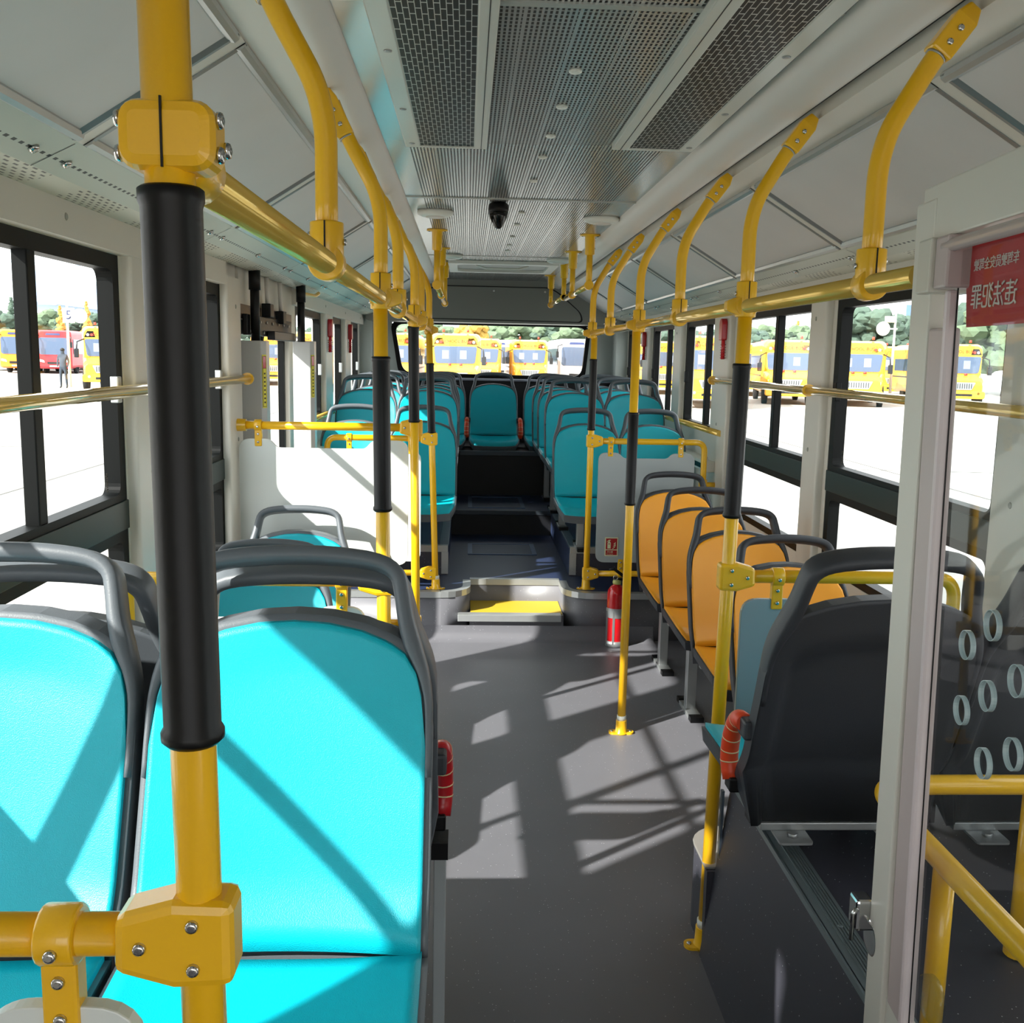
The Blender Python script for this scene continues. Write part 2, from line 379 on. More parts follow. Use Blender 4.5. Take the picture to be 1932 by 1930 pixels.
# ----- side walls -----
T = .06
def wall_pieces(side, xin, spans):
    """cream pillars, sills and lintel on one side; spans = list of (y0,y1,zbottom)"""
    sg = -1 if side == 'left' else 1
    xo = xin+sg*T
    mb = MB()
    def bx(y0, y1, z0, z1, xa=xin): mb.box(min(xa, xo), max(xa, xo), y0, y1, z0, z1)
    ys = YF
    for (a, b, zb) in spans:
        bx(ys, a, 0, 1.80); bx(a, b, 0, zb); ys = b
    bx(ys, YR, 0, 1.80); bx(YF, YR, 1.80, 1.90)
    o = struct('wall_'+side, mb, cream); return o
SPL = [(.55, 1.55, .75), (1.74, 2.82, .75), (3.04, 3.95, .75), (4.2, 5.42, .0), (5.62, 6.60, 1.14), (6.98, 7.66, 1.14), (8.05, 8.80, 1.14)]
SPR = [(.30, 1.10, .75), (1.30, 2.32, .75), (2.58, 3.86, .75), (4.10, 5.28, .75), (5.70, 6.54, 1.14), (6.82, 7.72, 1.14), (8.02, 8.90, 1.14)]
wall_pieces('left', XL, SPL); wall_pieces('right', XR, SPR)
# ledge and vent rail below the rear windows
for x0, x1 in ((XR-.08, XR), (XL, XL+.08)):
    mb = MB(); mb.box(x0, x1, 5.52, 8.9, .93, .99); struct('trim_18', mb, white, bevel=.006)
mb = MB(); mb.box(XR-.082, XR-.08, 5.6, 6.1, .945, .972); struct('trim_19', mb, black)
def window(n, side, y0, y1, z0, z1, mull=None, transom=True, lowpane=True):
    xin = XL if side == 'left' else XR; sg = -1 if side == 'left' else 1
    xa, xb = sorted((xin+sg*.002, xin+sg*.045)); e = .022
    zt0, zt1 = 1.055, 1.135
    root = MB()
    zb_up = zt1 if transom else z0+.03
    fr = []
    parts = []
    def frame(za, zb, ya=y0, yb=y1, ee=.045): root.ring(rrect(ya, yb, za, zb, .003), rrect(ya+ee, yb-ee, za+min(ee, .03), zb-ee, .03), xa, xb, 'YZ')
    if transom:
        frame(zt1-.01, z1); frame(z0, zt0+.01, ee=.04)
    else: frame(z0, z1)
    o = struct('window_%d' % n, root, frameblk)
    if transom:
        mb = MB(); mb.box(*sorted((xin+sg*-.004, xin+sg*.05)), y0, y1, zt0, zt1); obj('mid_rail', mb, framegrn, o, .002)
    zlo = zt1 if transom else z0
    if mull:
        mb = MB(); mb.box(*sorted((xin+sg*.006, xin+sg*.04)), mull-.022, mull+.022, zlo+.01, z1-.02); obj('mullion', mb, frameblk, o, .003)
    xg = xin+sg*.028
    mb = MB(); mb.add([(xg, y0+.03, zlo+.01), (xg, y1-.03, zlo+.01), (xg, y1-.03, z1-.03), (xg, y0+.03, z1-.03)], [(0, 1, 2, 3)]); obj('upper_pane' if transom else 'pane', mb, glass, o)
    if transom:
        mb = MB(); mb.add([(xg, y0+.03, z0+.02), (xg, y1-.03, z0+.02), (xg, y1-.03, zt0), (xg, y0+.03, zt0)], [(0, 1, 2, 3)]); obj('lower_pane', mb, glass, o)
    # sash catch
    mb = MB(); mb.box(*sorted((xin-sg*.012, xin+sg*.01)), y1-.075 if side == 'left' else y1-.07, y1-.045 if side == 'left' else y1-.04, 1.405, 1.475); obj('catch', mb, steel if side == 'left' else frameblk, o, .003)
    return o
ZT = 1.80
mulL = [1.05, 2.28, None, None, None, None, None]; k = 1
for i, (a, b, zb) in enumerate(SPL):
    if i == 3: continue
    window(k, 'left', a, b, zb, ZT, {0: 1.05, 1: 2.28, 5: 7.10, 6: 8.2}.get(i), zb < 1); k += 1
for i, (a, b, zb) in enumerate(SPR):
    window(k, 'right', a, b, zb, ZT, {3: 4.637, 4: 6.0, 5: 7.175}.get(i), zb < 1); k += 1
# pillar covers standing proud with screw caps
def pillar(n, side, y0, y1, z0=.2, z1=1.83, caps=(1.72, 1.20)):
    xin = XL if side == 'left' else XR; sg = 1 if side == 'left' else -1
    mb = MB(); mb.prism(roundpoly([(xin, y0), (xin, y1), (xin+sg*.03, y1), (xin+sg*.03, y0)], [0, 0, .012, .012]), z0, z1, 'XY')
    o = struct('trim_%d' % n, mb, cream)
    for z in caps:
        mb = MB(); mb.lathe((xin+sg*.03, (y0+y1)/2+.02, z), [(.009, 0), (.007, .002)], (sg, 0, 0), 12); obj('screw_cap', mb, mat('cap_grey', '#9A9A90', .5), o)
n = 20
for y0, y1 in ((1.56, 1.73), (2.83, 3.03), (3.935, 4.16), (6.62, 6.96), (7.68, 8.03)): pillar(n, 'left', y0, y1); n += 1
for y0, y1 in ((2.33, 2.57), (3.90, 4.08), (5.34, 5.68), (6.56, 6.80), (7.74, 8.0)): pillar(n, 'right', y0, y1); n += 1
# ----- roof cross-section -----
def yprism(name, pts, y0, y1, m, smooth=False, close=.02):
    mb = MB(); vs = []; 
    N_ = len(pts); v = [(x, y0, z) for x, z in pts]+[(x, y1, z) for x, z in pts]
    fs = [(i, i+1, N_+i+1, N_+i) for i in range(N_-1)]; mb.add(v, fs, smooth); return struct(name, mb, m)
Y0 = YF
mb = MB(); mb.box(-.27, .70, Y0, YR, 2.19, 2.20); struct('ceiling', mb, ceilm)
mb = MB(); mb.box(XL-.1, XR+.1, Y0-.1, YR+.1, 2.24, 2.30); struct('ceiling', mb, cream)
for a, b in ((XL-.1, XL-.06), (XR+.06, XR+.1)):
    mb = MB(); mb.box(a, b, Y0-.1, YR+.1, 1.86, 2.24); struct('wall_left' if a < 0 else 'wall_right', mb, cream)
def cove(side):
    if side == 'L': f = lambda x: x
    else: f = lambda x: .470-x
    prof = [(-.262, 2.20), (-.262, 2.185), (-.272, 2.175), (-.29, 2.160), (-.31, 2.152), (-.33, 2.150), (-.345, 2.156), (-.35, 2.17), (-.35, 2.21)]
    if side == 'R': prof = [(-.22, 2.20), (-.222, 2.182), (-.235, 2.160), (-.26, 2.140), (-.285, 2.131), (-.31, 2.128), (-.325, 2.134), (-.33, 2.15), (-.33, 2.21)]
    pts = [(f(x), z) for x, z in prof]
    yprism('trim_30' if side == 'L' else 'trim_31', pts, Y0, YR-.25, cwhite, True)
cove('L'); cove('R')
yprism('trim_32', [(-.33, 2.175), (-.40, 2.17)], Y0, YR-.2, black); yprism('trim_33', [(.79, 2.155), (.87, 2.15)], Y0, YR-.2, black)
yprism('trim_34', [(-.355, 2.18), (-.358, 2.147), (-.432, 2.133)], Y0, YR-.2, cream); yprism('trim_35', [(.825, 2.16), (.823, 2.118), (.902, 2.104)], Y0, YR-.2, cream)
yprism('trim_36', [(-.428, 2.139), (-.742, 1.942)], Y0, YR-.2, cream); yprism('trim_37', [(.900, 2.110), (1.212, 1.925)], Y0, YR-.2, cream)
yprism('trim_38', [(-.735, 1.935), (-.745, 1.930), (-.83, 1.889)], Y0, YR-.05, slotL); yprism('trim_39', [(1.205, 1.918), (1.215, 1.912), (1.30, 1.880)], Y0, YR-.05, slotR)
yprism('trim_40', [(-.83, 1.889), (-.86, 1.880), (-.89, 1.876), (-.905, 1.876)], Y0, YR-.05, perfm, True); yprism('trim_41', [(1.30, 1.880), (1.33, 1.872), (1.36, 1.870), (1.375, 1.870)], Y0, YR-.05, perfm, True)
mb = MB(); mb.box(XL-.02, -.905, Y0, 3.90, 1.795, 1.90); mb.box(XL-.02, -.905, 5.45, YR-.05, 1.795, 1.90); struct('trim_42', mb, cream)
mb = MB(); mb.box(1.375, XR+.02, Y0, YR-.05, 1.785, 1.90); struct('trim_43', mb, cream)
DV = [-.52, .75, 2.02, 3.29, 4.57, 5.69, 6.81, 7.90, 8.9]
capm = mat('cap_grey', '#9A9A90')
for y in [q for i in range(9) for q in (.28+i*1.05,)]:
    for xw, sg in ((-.905, 1), (1.375, -1)):
        if xw < 0 and 3.9 < y < 5.45: continue
        mb = MB(); mb.lathe((xw, y, 1.84), [(.009, 0), (.007, .002)], (sg, 0, 0), 12); struct('trim_44', mb, capm)
# seams and screws in the slotted strips
for side, (xa, za), (xb, zb) in (('L', (-.745, 1.9305), (-.83, 1.8885)), ('R', (1.215, 1.9115), (1.30, 1.8795))):
    for i, d in enumerate(DV[1:-1]):
        mb = MB(); mb.add([(xa, d-.0015, za-.001), (xa, d+.0015, za-.001), (xb, d+.0015, zb-.001), (xb, d-.0015, zb-.001)], [(0, 1, 2, 3)]); struct('trim_45', mb, black)
        for t in (.06, .5, .94):
            y = d+(DV[i+2]-d)*t; c = (xa*.45+xb*.55, y, za*.45+zb*.55-.001)
            nrm = Vector((zb-za, 0, xa-xb)) if side == 'L' else Vector((za-zb, 0, xb-xa)); nrm = -nrm if nrm.z > 0 else nrm
            sc = tag(obj('screw', MB().lathe(c, [(.011, 0), (.0105, .003), (.007, .007), (.004, .006)], nrm, 14), chrome), 'chrome screw in the slotted strip above the %s windows' % ('left' if side == 'L' else 'right'), 'screw', 'screws along the slotted strips %s' % ('left' if side == 'L' else 'right'))
# tilted poster panels
def poster(side, y0, y1, idx):
    if side == 'L': a, b = Vector((-.432, 0, 2.133)), Vector((-.742, 0, 1.938))
    else: a, b = Vector((.902, 0, 2.104)), Vector((1.210, 0, 1.920))
    u = (b-a).normalized(); nrm = Vector((u.z, 0, -u.x)); nrm = nrm if nrm.z < 0 else -nrm
    y0 += .022; y1 -= .022; L = (b-a).length
    order = ['nearest', 'second', 'third', 'fourth', 'fifth', 'sixth', 'seventh', 'eighth']
    sd = 'left' if side == 'L' else 'right'
    lab = '%s blank poster panel from the front in the sloping row above the %s windows' % (order[idx], sd)
    t = thing('poster_panel', lab, 'poster panel', tuple((a+b)/2+Vector((0, (y0+y1)/2, 0))), 'blank poster panels above the %s windows' % sd)
    P = lambda s, y, h: a+u*s+nrm*h+Vector((0, y, 0))
    mb = MB(); q = [P(.01, y0+.01, .003), P(L-.01, y0+.01, .003), P(L-.01, y1-.01, .003), P(.01, y1-.01, .003)]; q2 = [p-nrm*.004 for p in q]
    mb.add(q+q2, [(0, 1, 2, 3), (7, 6, 5, 4), (0, 4, 5, 1), (1, 5, 6, 2), (2, 6, 7, 3), (3, 7, 4, 0)]); obj('board', mb, board, t)
    for s0 in (.012, L-.012):
        mb = MB(); pr = [(-.013, .001), (-.013, .006), (-.007, .013), (.004, .014), (.012, .007), (.013, .001)]
        vs = [P(s0+ds*(1 if s0 < .1 else -1), y, h) for y in (y0, y1) for ds, h in pr]; m_ = len(pr)
        fs = [(i, (i+1) % m_, m_+(i+1) % m_, m_+i) for i in range(m_)]+[tuple(range(m_)), tuple(range(2*m_-1, m_-1, -1))]
        mb.add(vs, fs); obj('rail', mb, alu, t)
    for yy, sg in ((y0, 1), (y1, -1)):
        mb = MB(); vs = [P(s, yy+sg*dy, h) for s in (0, L) for dy, h in ((0, .001), (0, .009), (.012, .010), (.022, .003), (.022, .001))]
        fs = [(i, (i+1) % 5, 5+(i+1) % 5, 5+i) for i in range(5)]+[tuple(range(5)), tuple(range(9, 4, -1))]
        mb.add(vs, fs); obj('end_rail', mb, mat('end_rail_alu', '#8C9090', .35, .5), t)
for d in DV[1:-1]:
    for side, a, b in (('L', Vector((-.432, 0, 2.133)), Vector((-.742, 0, 1.938))), ('R', Vector((.902, 0, 2.104)), Vector((1.210, 0, 1.920)))):
        u = (b-a).normalized(); nrm = Vector((u.z, 0, -u.x)); nrm = nrm if nrm.z < 0 else -nrm
        q = [a+u*.0+Vector((0, d-.024, 0)), b+Vector((0, d-.024, 0)), b+Vector((0, d+.024, 0)), a+Vector((0, d+.024, 0))]; q2 = [p+nrm*.007 for p in q]
        struct('trim_51', MB().add(q+q2, [(0, 1, 2, 3), (7, 6, 5, 4), (0, 4, 5, 1), (1, 5, 6, 2), (2, 6, 7, 3), (3, 7, 4, 0)]), cream)
for i in range(8):
    poster('L', DV[i], DV[i+1], i); poster('R', DV[i], DV[i+1], i)
# ceiling seams
for y in (1.96, 4.30, 6.74):
    mb = MB(); mb.box(-.262, .69, y-.012, y+.012, 2.186, 2.19); struct('trim_46', mb, mat('ceiling_seam', '#A9ADA8', .3, .3))
# ----- ceiling vents -----
def vent(label, x0, x1, y0, y1, g0, g1, hinge):
    t = thing('ceiling_vent', label, 'air vent', ((x0+x1)/2, (y0+y1)/2, 2.19)); z = 2.168
    mb = MB(); mb.ring([(x0, y0), (x1, y0), (x1, y1), (x0, y1)], [(g0, y0+.05), (g1, y0+.05), (g1, y1-.02), (g0, y1-.02)], z, 2.189, 'XY'); obj('frame', mb, mat('vent_frame_paint', '#C4C6BE', .3), t, .003)
    mb = MB(); mb.box(g0, g1, y0+.05, y1-.02, z+.003, z+.006); obj('grille', mb, grillem, t)
    mb = MB(); mb.box(hinge-.001, hinge+.001, y0, y1, z-.0008, z+.001); obj('hinge_seam', mb, black, t)
    xs = (x0+g0)/2 if hinge > g1 else (x1+g1)/2
    for y in (y1-.06, y1-.48, y1-.98, y1-1.5):
        mb = MB(); mb.lathe((xs, y, z), [(.009, 0), (.0085, .002), (.005, .003)], (0, 0, -1), 14); obj('quarter_turn_screw', mb, steel, t)
vent('slotted white air vent on the ceiling left of centre', -.195, .050, .9, 3.19, -.150, .012, .033)
vent('slotted white air vent on the ceiling right of centre', .425, .668, .9, 3.14, .475, .625, .450)
# small ceiling buttons
for i, y in enumerate([2.39, 2.72, 3.07, 3.39, 3.84, 4.68, 5.10, 5.61, 6.03, 6.34]):
    mb = MB(); mb.lathe((.235, y, 2.19), [(.015, 0), (.015, .004), (.011, .007)], (0, 0, -1), 18)
    tag(obj('ceiling_stud', mb, white), 'small round cream stud in the centre row of the perforated ceiling', 'stud', 'round studs along the ceiling centre')
for i, (x, y, lab) in enumerate([(-.153, 4.71, 'round white ceiling speaker, nearer one on the left'), (.611, 4.79, 'round white ceiling speaker, nearer one on the right'), (-.12, 6.72, 'round white ceiling speaker, farther one on the left near the roof hatch'), (.60, 6.85, 'round white ceiling speaker, farther one on the right near the roof hatch')]):
    t = thing('ceiling_speaker', lab, 'speaker', (x, y, 2.19), 'round speakers on the ceiling')
    mb = MB(); mb.lathe((x, y, 2.19), [(.080, 0), (.083, .006), (.080, .016), (.062, .024), (.045, .026)], (0, 0, -1), 36); obj('housing', mb, white, t)
    mb = MB(); mb.lathe((x, y, 2.1645), [(.045, 0), (.040, .004)], (0, 0, -1), 28); obj('face', mb, cwhite, t)
# dome camera
t = thing('security_camera', 'black dome security camera hanging from the ceiling', 'camera', (.123, 4.4, 2.19))
mb = MB(); mb.lathe((.123, 4.4, 2.19), [(.03, 0), (.042, .01), (.044, .03), (.042, .04)], (0, 0, -1), 28); obj('base', mb, black, t)
mb = MB(); mb.lathe((.123, 4.4, 2.15), [(.042, 0), (.038, .02), (.028, .042), (.016, .062), (.006, .070)], (0, 0, -1), 28); obj('dome', mb, mat('dome_gloss', '#060607', .12), t)
# roof hatch
t = thing('roof_hatch', 'white framed emergency roof hatch far back in the ceiling', 'roof hatch', (.235, 7.44, 2.19))
mb = MB(); mb.ring(rrect(-.14, .62, 7.06, 7.82, .02), rrect(-.08, .56, 7.14, 7.74, .08), 2.168, 2.189, 'XY'); obj('frame', mb, white, t)
mb = MB(); mb.box(-.09, .57, 7.12, 7.76, 2.186, 2.188); obj('cover', mb, mat('hatch_cover', '#7F8A84', .4), t)
mb = MB(); mb.tube([(.05, 7.2, 2.172), (.12, 7.2, 2.15), (.35, 7.2, 2.15), (.42, 7.2, 2.172)], .008, 8); obj('handle', mb, white, t)
# ----- rear wall -----
mb = MB(); mb.ring([(XL-.06, .5), (XR+.06, .5), (XR+.06, 2.24), (XL-.06, 2.24)] , [(-.60, 1.37), (1.05, 1.37), (1.10, 1.83), (-.68, 1.83)], YR, YR+.06, 'XZ'); struct('wall_rear', mb, mat('rear_wall_grey', '#A9B2AE', .5))
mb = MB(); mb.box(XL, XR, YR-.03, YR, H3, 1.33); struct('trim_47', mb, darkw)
mb = MB(); mb.box(XL+.02, XR-.02, YR-.09, YR, 1.325, 1.345); struct('trim_48', mb, mat('ledge_grey', '#8A90A0', .25), bevel=.004)
wo = [(-.615, 1.35), (1.065, 1.34), (1.115, 1.84), (-.695, 1.84)]; wi = [(-.58, 1.385), (1.035, 1.375), (1.075, 1.815), (-.655, 1.815)]
mb = MB(); mb.ring(roundpoly(wo, .08), roundpoly(wi, .09), YR-.012, YR+.03, 'XZ'); wr = struct('window_15', mb, frameblk)
mb = MB(); mb.add([(-.60, YR+.02, 1.37), (1.05, YR+.02, 1.37), (1.09, YR+.02, 1.83), (-.67, YR+.02, 1.83)], [(0, 1, 2, 3)]); obj('pane', mb, glass, wr)
# bulkhead above rear window
bp = roundpoly([(-.88, 1.83), (1.35, 1.83), (1.35, 1.90), (1.00, 2.14), (.80, 2.19), (-.33, 2.19), (-.53, 2.14), (-.88, 1.90)], .03)
mb = MB(); mb.prism(bp, 8.85, YR, 'XZ'); bo = struct('trim_49', mb, bulk)
ins = roundpoly([(-.55, 1.855), (1.00, 1.845), (.98, 1.93), (.78, 2.10), (.70, 2.14), (-.25, 2.14), (-.40, 2.09)], .05); cx_ = .22
ins2 = [((x-cx_)*.98+cx_, (z-2.0)*.95+2.0) for x, z in ins]
mb = MB(); mb.ring(ins, ins2, 8.846, 8.85, 'XZ'); obj('seam', mb, black, bo)
mb = MB(); mb.prism(ins2, 8.838, 8.849, 'XZ'); obj('access_panel', mb, bulk, bo, .006)
for x in (-.2, .22, .66):
    mb = MB(); mb.lathe((x, 8.838, 2.10), [(.012, 0), (.01, .004)], (0, -1, 0), 12); obj('screw', mb, chrome, bo)
mb = MB(); mb.box(XL, XL+.10, 8.95, YR, .8, 1.9); mb.box(XR-.10, XR, 8.95, YR, .8, 1.9); struct('trim_50', mb, MATS['rear_wall_grey'])
# front end of the bus (behind the camera): windscreen opening
mb = MB(); mb.ring([(XL-.06, 0), (XR+.06, 0), (XR+.06, 2.24), (XL-.06, 2.24)], [(XL+.06, .75), (XR-.06, .75), (XR-.06, 1.85), (XL+.06, 1.85)], YF-.06, YF, 'XZ'); struct('wall_front', mb, cream)

# ----- rear passenger door on the left -----
d = MB(); xa, xb = XL-.05, XL-.02
def leaf(y0, y1):
    d.ring(rrect(y0, y1, .02, 1.68, .004), rrect(y0+.04, y1-.04, .08, 1.62, .03), xa, xb, 'YZ')
leaf(4.21, 4.80); leaf(4.82, 5.41)
do = struct('door_1', d, frameblk)
for y0, y1 in ((4.26, 4.75), (4.87, 5.36)):
    mb = MB(); x = XL-.035; mb.add([(x, y0, .1), (x, y1, .1), (x, y1, 1.64), (x, y0, 1.64)], [(0, 1, 2, 3)]); obj('pane', mb, glass, do)
mb = MB(); mb.box(XL-.05, XL+.01, 4.16, 5.45, 1.68, 1.78); obj('door_header', mb, mat('door_header_reflection_brown', '#4A3430', .4), do)  # dark brown reflection over the door, painted as the header's base colour
mb = MB(); mb.box(XL-.03, XL+.012, 4.2, 5.45, 1.74, 1.89); obj('header_cover', mb, cream, do)
# door mechanism: arms, cylinders
def bx(name, lab, cat, x0, x1, y0, y1, z0, z1, m, bev=.003, group=None):
    mb = MB(); mb.box(x0, x1, y0, y1, z0, z1); return tag(obj(name, mb, m, None, bev), lab, cat, group)
t = thing('door_mechanism', 'black door opening mechanism with rods above the rear side door', 'door mechanism', (-.91, 4.8, 1.75))
for x0, x1, y0, y1, z0, z1, nm in ((-.925, -.905, 4.25, 5.30, 1.615, 1.70, 'mounting_plate'), (-.92, -.88, 4.62, 4.70, 1.70, 1.76, 'bracket'), (-.92, -.88, 4.94, 5.02, 1.68, 1.74, 'bracket'), (-.905, -.87, 4.66, 5.2, 1.60, 1.64, 'lever')):
    mb = MB(); mb.box(x0, x1, y0, y1, z0, z1); obj(nm, mb, black, t, .003)
for y in (4.66, 4.98):
    mb = MB(); mb.tube([(-.90, y, 1.74), (-.90, y-.02, 1.875)], .010, 10); obj('piston_rod', mb, cwhite, t)
for k in range(14):
    y = 4.3+k*.07; mb = MB(); mb.lathe((-.903, y, 1.63+.045*(k % 2)), [(.007, 0), (.006, .003)], (1, 0, 0), 8); obj('bolt', mb, steel, t)
for y, lab, z0 in ((4.31, 'black post sleeve above the nearer door column cover', 1.58), (5.30, 'black post sleeve above the farther door column cover', 1.60)):
    t = thing('door_column', lab, 'post', (-.885 if y < 5 else -.855, y, z0)); x = -.885 if y < 5 else -.855
    mb = MB(); mb.tube([(x, y, z0), (x, y, 1.88)], .019, 14); obj('sleeve', mb, black, t)
    mb = MB(); mb.lathe((x, y, 1.80), [(.024, 0), (.024, .085)], (0, 0, 1), 14); obj('collar', mb, black, t)
for x0, x1, y, z1, lab in ((-.94, -.852, 4.25, 1.592, 'tall grey column cover with warning strip, nearer side of the rear door'), (-.905, -.815, 5.33, 1.606, 'tall grey column cover with warning strip, farther side of the rear door')):
    t = thing('column_cover', lab, 'cover', ((x0+x1)/2, y+.04, 0.0))
    mb = MB(); mb.prism([(x0, y), (x1, y), (x1+.016, y+.03), (x1+.016, y+.10), (x0, y+.10)], 0.0, z1, 'XY'); obj('casing', mb, mat('column_cover_grey', '#B4B5B3', .35), t, .003)
    s = Vector((x1+.003, y+.003, 0)); u = Vector((.016, .03, 0)).normalized(); nn = Vector((u.y, -u.x, 0))
    def q(a, b, z0_, z1_, off, m, nm):
        p0 = s+u*a+nn*off; p1 = s+u*b+nn*off; mb = MB(); mb.add([(p0.x, p0.y, z0_), (p1.x, p1.y, z0_), (p1.x, p1.y, z1_), (p0.x, p0.y, z1_)], [(0, 1, 2, 3)]); obj(nm, mb, m, t)
    q(0, .028, 1.315, 1.535, .0006, ylw, 'warning_strip'); q(.003, .025, 1.32, 1.53, .001, black, 'strip_border'); q(.005, .023, 1.322, 1.478, .0014, ylw, 'warning_text_panel'); q(.005, .023, 1.48, 1.528, .0014, red, 'warning_head')
    for kk in range(8): q(.009, .019, 1.335+kk*.017, 1.342+kk*.017, .0018, inkd, 'warning_text')
t = thing('pull_handle', 'yellow and black handle under the strip above the rear side door', 'handle', (-.86, 5.45, 1.86))
mb = MB(); mb.tube(bez([(-.88, 5.35, 1.865), (-.86, 5.40, 1.850), (-.83, 5.62, 1.850), (-.82, 5.68, 1.868)]), .010, 10); obj('grip', mb, yellow, t)

# ================= RAILS AND POLES =================
def tclamp(p, dirx, parent, s=1.0, zside=0):
    """T fitting joining a bar (direction dirx along X) to a vertical pole; three bolts on the front"""
    x, y, z = p; d_ = dirx
    pts = [(-.024*d_, -.034), (-.024*d_, .034), (.022*d_, .036), (.066*d_, .024), (.068*d_, -.022), (.022*d_, -.036)]
    mb = MB(); mb.prism([(x+a*s, z+b*s) for a, b in pts], y-.021*s, y+.021*s, 'XZ')
    c = obj('clamp', mb, yellow, parent, .008*s)
    for a, b in ((.006, .018), (.006, -.018), (.046, 0)): bolt((x+a*d_*s, y-.021*s, z+b*s), (0, -1, 0), c)
    return c
def hangclamp(x, y, z, parent, s=1.0, up=False):
    sg = 1 if up else -1
    mb = MB(); mb.tube([(x-.015, y, z), (x+.015, y, z)], .0235, 20); mb.box(x-.014, x+.014, y-.011, y+.011, *sorted((z+sg*.015, z+sg*.083)))
    c = obj('panel_clamp', mb, yellow, parent, .003)
    for dz, yy in ((.004, .0235), (.034, .011), (.066, .011)): bolt((x, y-yy, z+sg*dz), (0, -1, 0), c)
    return c
def poledef(label, x, y, z0, z1, sleeve, base=True, xt=None, group='yellow grab poles along the aisle'):
    xt = x if xt is None else xt
    X = lambda z: x+(xt-x)*(z-z0)/(z1-z0)
    t = thing('grab_pole', label, 'grab pole', (x, y, z0), group)
    mb = MB(); mb.tube([(x, y, z0), (xt, y, z1)], .0172, 20); obj('tube', mb, yellow, t)
    a, b = sleeve
    mb = MB(); prof = [(.0195, 0), (.0235, .004), (.0235, .010), (.0212, .014), (.0212, b-a-.014), (.0228, b-a-.010), (.0228, b-a-.002), (.020, b-a)]
    mb.lathe((X(a), y, a), prof, (X(b)-X(a), 0, b-a), 24); obj('sleeve', mb, black, t, label='black ribbed rubber sleeve')
    if base:
        mb = MB(); mb.lathe((x, y, z0), [(.030, 0), (.030, .006), (.024, .010), (.0225, .055), (.0225, .058)], (0, 0, 1), 20); mb.prism(rrect(x-.052, x+.052, y-.022, y+.022, .02), z0, z0+.008, 'XY')
        fl = obj('base_flange', mb, yellow, t)
        for dx in (-.038, .038): bolt((x+dx, y, z0+.008), (0, 0, 1), fl, .007)
        mb = MB(); mb.lathe((x, y, z0+.058), [(.0195, 0), (.0195, .02)], (0, 0, 1), 16); obj('collar', mb, white, t)
    return t
ZR = 1.68
pL0 = poledef('nearest grab pole, large at the left, with a thick black sleeve', -.196, .74, .44, 2.17, (1.255, 1.662), False, -.214)
pL1 = poledef('left aisle pole behind the front seats with a black sleeve', -.190, 2.46, .0, 1.66, (1.166, 1.543), True, -.209)
pL2 = poledef('left aisle pole beside the wide white partition', -.190, 4.0, .0, 1.66, (1.283, 1.658), True, -.212)
pL3 = poledef('left aisle pole standing on the raised rear platform', -.160, 5.47, H1, 1.66, (1.127, 1.504), True, -.206)
pR1 = poledef('nearest right aisle pole beside the row of orange seats', .650, 2.46, .0, 1.66, (1.161, 1.543), True, .672)
pR2 = poledef('right aisle pole standing alone on the open floor', .662, 4.0, .0, 1.66, (.964, 1.338), True, .664)
pR3 = poledef('right aisle pole on the raised platform next to the extinguisher', .680, 5.5, H1, 1.66, (1.156, 1.543), True, .684)
# overhead rails
def railclamp(x, y, parent, through=False, outer=1, h=.058):
    mb = MB(); mb.tube([(x, y-.019, ZR), (x, y+.019, ZR)], .0265, 22)
    if through: mb.prism(roundpoly([(x-outer*.022, ZR-.026), (x-outer*.022, ZR+.026), (x-outer*-.0, ZR+.030), (x+outer*.05, ZR+.012), (x+outer*.05, ZR-.012), (x, ZR-.03)], .006), y-.015, y+.015, 'XZ')
    mb.tube([(x, y, ZR-(.026 if through else 0)), (x, y, ZR+h)], .0245, 22)
    c = obj('clamp', mb, yellow, parent, .002)
    mb = MB(); mb.box(x-.0012, x+.0012, y-.0252, y-.020, ZR+.012, ZR+h); obj('slit', mb, black, c)
    for dz in ((.0, .04) if not through else (-.01, .012)): bolt((x-outer*.0245, y+.004, ZR+dz), (-outer, 0, 0), c, .005)
    bolt((x+outer*.0245, y, ZR+.03), (outer, 0, 0), c, .005)
    return c
